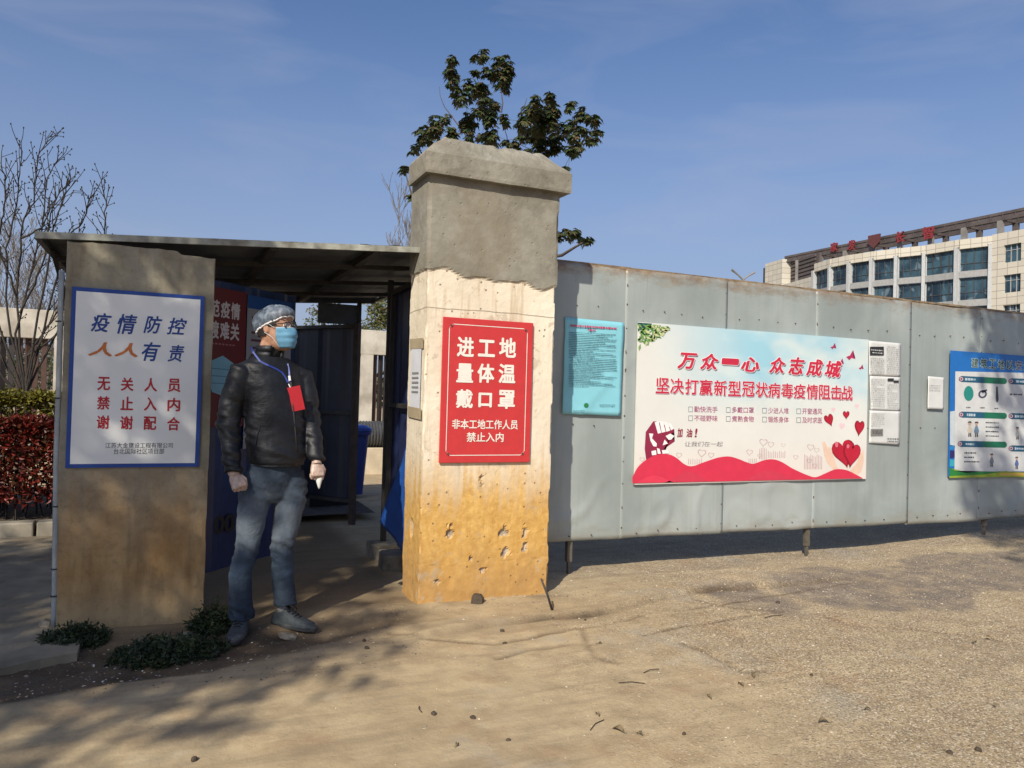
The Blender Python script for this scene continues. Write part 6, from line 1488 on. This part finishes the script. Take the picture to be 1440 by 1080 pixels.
b = MB(); band = [cap_pt(2*math.pi*j/NT, .0)+(cap_pt(2*math.pi*j/NT, .0)-HC).normalized()*.001*math.sin(j*1.9) for j in range(NT+1)]
b.tube(band, [(.0055+.0016*math.sin(j*2.3)) for j in range(NT+1)], 6, caps=False); b.build('elastic_band', M_('white_elastic', (.62, .60, .60), .7, .15, 60, .3, obj=True), cap, smooth=True)
mkm = M_('mask_blue', (.10, .26, .40), .7, .08, 40, .3, 120, obj=True); mkw = M_('mask_white', (.62, .66, .68), .7, .05, obj=True)
b = MB(); rows = []
for i, u in enumerate(np.linspace(-.118, -.006, 15)):
    v = i/14; row = []
    for t in np.linspace(R(-66+10*abs(v-.6)), R(66-10*abs(v-.6)), 25):
        bulge = .020*math.exp(-(t/.55)**2)*math.sin(math.pi*(.15+.8*v)) + .016*math.exp(-(t/.22)**2)*math.exp(-((v-.82)/.22)**2); ple = .0022*(1 if (i % 4) < 2 else 0)
        q = head_pt(t, u, .009+bulge+ple+.007*math.exp(-((abs(t)-.42)/.25)**2)*(1 if v > .5 else .3)); row.append(q)
    rows.append(row)
for i in range(14):
    for j in range(24): b.quad(rows[i][j], rows[i][j+1], rows[i+1][j+1], rows[i+1][j])
me = b.mesh('face_mask'); bm = bmesh.new(); bm.from_mesh(me); bmesh.ops.remove_doubles(bm, verts=bm.verts, dist=1e-5); bmesh.ops.solidify(bm, geom=bm.faces[:], thickness=.0015); bm.to_mesh(me); bm.free()
me.polygons.foreach_set('use_smooth', [True]*len(me.polygons)); me.materials.append(mkm); mask = put(bpy.data.objects.new('face_mask', me), man)
b = MB()
b.tube([q+HF*.001 for q in rows[-1]], .0018, 6)
b.build('mask_edge', mkw, mask, smooth=True)
for s_ in (1, -1):
    b = MB(); e0 = hp(s_*.080, -.012, .022); e1 = hp(s_*.080, -.016, -.030); 
    b.tube([rows[-1][-1 if s_ > 0 else 0], hp(s_*.079, .035, -.002), hp(s_*.081, .010, .016), e0], .0013, 5); b.tube([rows[0][-1 if s_ > 0 else 0], rows[1][-1 if s_ > 0 else 0], hp(s_*.078, .030, -.060), hp(s_*.081, .004, -.040), e1], .0013, 5); b.build('ear_loop', mkw, mask, smooth=True)
gm_ = M_('black_frames', .012, .3, obj=True); gls, n, p = newmat('spectacle_lens'); p.inputs['Base Color'].default_value = (.8, .85, .9, 1); p.inputs['Roughness'].default_value = .05; p.inputs['Alpha'].default_value = .22
b = MB(); lens = MB()
for s_ in (-1, 1):
    cx = s_*.034; pts = [hp(cx+.027*math.copysign(abs(math.cos(t))**.7, math.cos(t)), .107-.35*abs(abs(cx+.027*math.cos(t))-.0)*.45, .006+.017*math.copysign(abs(math.sin(t))**.7, math.sin(t))) for t in np.linspace(0, 2*math.pi, 25)]
    b.tube(pts, .0028, 6, caps=False); lens.poly(pts[:-1])
    b.tube([hp(s_*.062, .094, .012), hp(s_*.076, .05, .014), hp(s_*.080, -.005, .014), hp(s_*.078, -.02, .0)], .0026, 6)
b.tube([hp(-.008, .108, .012), hp(0, .110, .014), hp(.008, .108, .012)], .0018, 6)
gl_ = b.build('glasses', gm_, man, smooth=True); lens.build('lens', gls, gl_)
for s_ in (-1, 1):
    b = MB(); b.ell(hp(s_*.031, .077, .006), (.0115, .0115, .0115), 14, 10); eb = b.build('eye', M_('eye_white', (.55, .52, .50), .2, .02, obj=True) if s_ < 0 else bpy.data.materials['eye_white'], man, smooth=True)
    b = MB(); b.ell(hp(s_*.031, .0855, .005), (.0048, .0048, .0048), 10, 8); b.build('iris', M_('eye_dark', .01, .1, obj=True) if s_ < 0 else bpy.data.materials['eye_dark'], eb, smooth=True)
    b = MB()
    for k in range(14): x = s_*(.016+.0022*k); b.tube([hp(x, .095-.00055*k*k*.12, .030+.0015*math.sin(k*.3)), hp(x+s_*.004, .093-.00055*k*k*.12, .034)], .0010, 4)
    b.build('eyebrow', hairm, man)
# ---- forehead thermometer held pointing down in his left hand: a thing of its own
PF = HANDS[1]; g0 = PF(.088, .012, .026); g1 = pp(451, 690, .05)+Vector((0, 0, 0))
base_ = man.location+PF(.085, .012, .024); th_ = thing('thermometer', 'small white hand-held thermometer pointing down in the man\'s gloved left hand', 'thermometer', base_)
ax = (Vector((0, 0, -1))+PR*.06).normalized(); b = MB()
orings(b, [(ax*a, PR, PT, w_, d_, d_) for a, w_, d_ in ((-.028, .014, .011), (-.015, .019, .014), (.0, .0215, .015), (.012, .020, .015), (.035, .013, .012), (.058, .006, .007), (.066, .003, .004))], 18); b.build('body', M_('white_plastic', (.66, .68, .64), .35, .03, obj=True), th_, smooth=True)
b = MB(); b.ell(ax*-.008+PT*.0135, (.006, .003, .006), 10, 6); b.build('button', M_('grey_button', .2, .4, obj=True), th_, smooth=True)
# ================================================================= SMALL THINGS ON THE GROUND
rr = random.Random(81)
def stone_mesh(r, rr, fl=.6):
    b = MB(); b.ell((0, 0, 0), (r, r*rr.uniform(.6, .95), r*fl), 7, 5); me = b.mesh('rock')
    for v in me.vertices: v.co *= 1+.28*noise.noise(v.co*(1.4/r)+Vector((r*999, 0, 0)))
    return me
rubm = M_('rubble', (.30, .25, .18), .95, .35, 30, .5, 80); rubd = M_('dark_clod', (.06, .045, .032), .95, .3, 30, .5, 80)
def rock(name, label, px, py, r, mt, cat, fl=.6, group=None):
    q = onZ(px, py); z = ghs(q.x, q.y); me = stone_mesh(r, rr, fl); me.materials.append(mt); o = put(bpy.data.objects.new(name, me)); o.location = (q.x, q.y, z+r*fl*.45); o.rotation_euler = (rr.uniform(-.3, .3), rr.uniform(-.3, .3), rr.random()*6); return tag(o, label, cat, group)
rock('mortar_lump', 'dark twisted mortar lump against the front foot of the tall pillar', 671, 851, .045, rubd, 'rubble', 1.0)
rock('stone', 'pale flat stone just right of the man\'s front shoe', 405, 889, .06, rubm, 'stone', .3)
rock('stone', 'broken pale chunk at the bottom of drain pipe left of sign pillar', 66, 884, .05, rubm, 'stone', .8)
rock('stone', 'grey chunk among weeds at right foot of the sign pillar', 262, 893, .035, rubm, 'stone', .7)
rock('stone', 'dark clod lying in the sun at the lower middle, right of shade edge', 516, 913, .014, rubd, 'stone', .7)
for k in range(14): 
    x, y = [(512, 902), (706, 889), (710, 904), (665, 1010), (823, 874), (778, 870), (1094, 849), (1141, 950), (715, 1040), (273, 1070), (610, 1005), (1335, 1060), (1376, 1056), (962, 1033)][k]
    rock('clod', 'small dark dirt clod '+['at shade edge, right of the man\'s shoe', 'just below the tall pillar\'s foot crack', 'below the pillar crack, second from top', 'alone in the smooth sand at bottom centre', 'right of the steel rod beside the crack', 'right at the foot of the steel rod', 'on the gravel below the middle fence post', 'in the middle of the pebbly area', 'at the bottom edge right of centre', 'at the bottom edge inside the left shade', 'in sunlit sand above the bottom centre', 'near bottom right corner, left of the pair', 'near bottom right corner, right of the pair', 'left of the biggest dry leaf'][k], x, y, rr.uniform(.008, .016), rubd, 'clod', .7, 'dirt clods on the driveway')
# steel rod leaning at the pillar corner
a = onZ(777, 862); a.z = ghs(a.x, a.y)-.01; c = onY(761, 814, a.y+.02); b = MB(); b.tube([Vector((0, 0, 0)), (c-a)*.5+Vector((.004, 0, .004)), c-a], [.008, .0075, .006], 8); o = b.build('steel_rod', M_('rusty_rod', (.035, .03, .028), .7, .2), smooth=True); o.location = a; tag(o, 'short dark steel rod sticking up from ground before the right corner of tall pillar', 'rod')
# dead leaves and twigs
lfm = leafmat('dead_leaves', [(.05, .05, .03), (.10, .075, .04), (.20, .14, .07), (.07, .08, .05)], .8, 0)
def dleaf(px, py, l, label, group='dead leaves on the driveway'):
    q = onZ(px, py); b = MB(); n_ = 6; w_ = l*.3
    L1, L2_ = [], []
    for i in range(n_+1):
        t = i/n_; h = .010*math.sin(t*3)+.004*rr.random(); ww = w_*math.sin(math.pi*(t*.92+.04))**.8; L1.append((t*l, ww, h+.5*ww)); L2_.append((t*l, -ww, h+.45*ww))
    mid = [(i/n_*l, 0, .010*math.sin(i/n_*3)) for i in range(n_+1)]
    for i in range(n_): b.quad(mid[i], mid[i+1], L1[i+1], L1[i]); b.quad(L2_[i], L2_[i+1], mid[i+1], mid[i])
    b.tube([(0, 0, 0), (-l*.35, .003, .006)], .001, 4)
    o = b.build('dead_leaf', lfm); o.location = (q.x, q.y, ghs(q.x, q.y)+.004); o.rotation_euler = (rr.uniform(-.2, .2), rr.uniform(-.2, .2), rr.random()*6.28); tag(o, label, 'leaf', group)
for px, py, l in ((877, 1032, .075), (896, 1034, .04), (1060, 955, .05), (1045, 967, .05), (1165, 1018, .06), (842, 1008, .035), (1372, 905, .05), (1395, 900, .05), (1400, 995, .04), (1215, 1000, .04), (840, 905, .04), (640, 1050, .03), (1000, 985, .04)):
    LBI = globals().get('LBI', -1)+1; dleaf(px, py, l*.72, 'dry curled leaf '+['biggest of the three at bottom, right of centre', 'small, touching the biggest leaf on its right', 'upper one of two close together mid driveway', 'lower one of two close together mid driveway', 'lying flat at lower right in pebbles', 'beside a dark twig at bottom centre', 'left one of the pair near right edge', 'right one of the pair near right edge', 'alone near the right edge below the pair', 'in pebbles left of the right hand leaf', 'just below the gate crack', 'smallest, in the smooth sand at bottom', 'above the big leaf among pebbles'][LBI])
# twigs
for k, (px, py, l, a) in enumerate(((830, 1027, .12, .6), (905, 948, .10, .2), (870, 962, .12, -.4), (593, 1003, .06, 1.5), (1075, 870, .16, .1))):
    q = onZ(px, py); b = MB(); b.tube([(0, 0, 0), (l*.5, .006, .004), (l, -.004, .001)], .002, 5); o = b.build('twig', barkd); o.location = (q.x, q.y, ghs(q.x, q.y)+.003); o.rotation_euler = (0, 0, a); tag(o, 'thin dry twig '+['lying diagonally beside the biggest leaf', 'upper one of two right of centre', 'lower one of two right of centre', 'short upright one on smooth sand left of centre', 'on grey gravel below the fence post'][k], 'twig', 'twigs on the driveway')
# loose gravel: thousands of chips, joined
fn_ = lambda x, y: noise.noise(Vector((x*1.7, y*2.6, 3)))
def chips(name, label, count, region, size, cols, rr, dens=None):
    V_, F_, M2 = [], [], []
    base = [(1, 0, 0), (-.5, .8, 0), (-.5, -.8, 0), (.2, .1, .7), (-.2, -.15, .62)]
    fs = [(0, 1, 3), (1, 4, 3), (1, 2, 4), (2, 0, 4), (0, 3, 4)]
    k = 0; pts = []
    while k < count:
        x = rr.uniform(region[0], region[1]); y = rr.uniform(region[2], region[3])
        if dens and rr.random() > dens(x, y): continue
        pts.append((x, y)); k += 1
    zs = gh(np.array([q[0] for q in pts]), np.array([q[1] for q in pts]))
    for (x, y), z in zip(pts, zs):
        s_ = size[0]+(size[1]-size[0])*rr.random()**3; a = rr.random()*6.28; ca_, sa = math.cos(a), math.sin(a); fl = rr.uniform(.3, .8); n_ = len(V_)
        for (u, v, h) in base: u *= rr.uniform(.7, 1.2); v *= rr.uniform(.6, 1.1); V_.append((x+(u*ca_-v*sa)*s_, y+(u*sa+v*ca_)*s_, float(z)-.0015+h*s_*fl))
        mi = rr.randrange(len(cols))
        for f in fs: F_.append(tuple(n_+i for i in f)); M2.append(mi)
    me = bpy.data.meshes.new(name); me.from_pydata(V_, [], F_); me.polygons.foreach_set('material_index', M2)
    for c in cols: me.materials.append(c)
    me.update(); o = put(bpy.data.objects.new(name, me)); tag(o, label, kind='stuff')
cm = [M_('chip_tan', (.36, .29, .20), .9, .2, 40, 0), M_('chip_pale', (.55, .48, .37), .85, .15, 40, 0), M_('chip_grey', (.19, .17, .145), .9, .2, 40, 0), M_('chip_dark', (.09, .075, .06), .9, .2, 40, 0)]
chips('loose_gravel', 'loose pale and grey stone chips scattered over the driveway', 26000, (.6, 9.5, 2.2, 5.2), (.0022, .0115), [cm[0], cm[0], cm[1], cm[2]], rr, lambda x, y: .10+.9*(.35+1.3*max(0, .5+fn_(x, y)))*min(1, max(0, (x-1.2-.3*(y-3))/1.6)))
chips('grey_gravel', 'band of dark grey loose gravel near the fence', 22000, (3.0, 9.0, 3.3, 5.1), (.002, .008), [cm[2], cm[3], cm[2], cm[0]], rr, lambda x, y: max(0, 1-math.hypot((x-5.9)/2.6, (y-4.1)/.75)))
chips('dirt_crumbs', 'crumbs of soil and mortar along the pillar feet and dirt strip', 6000, (-1.6, 2.7, 3.6, 4.7), (.002, .012), [cm[2], cm[3], cm[0]], rr, lambda x, y: 1 if (y > 4.36 and x > 1.2) or (x < 1.3 and abs(y-4.05+.1*x) < .38) else .08)
chips('rubbish_crumbs', 'white and pale scraps among the weeds', 260, (-.6, .55, 3.85, 4.6), (.004, .014), [cm[1], M_('white_scrap', (.62, .62, .60), .8, .1)], rr)
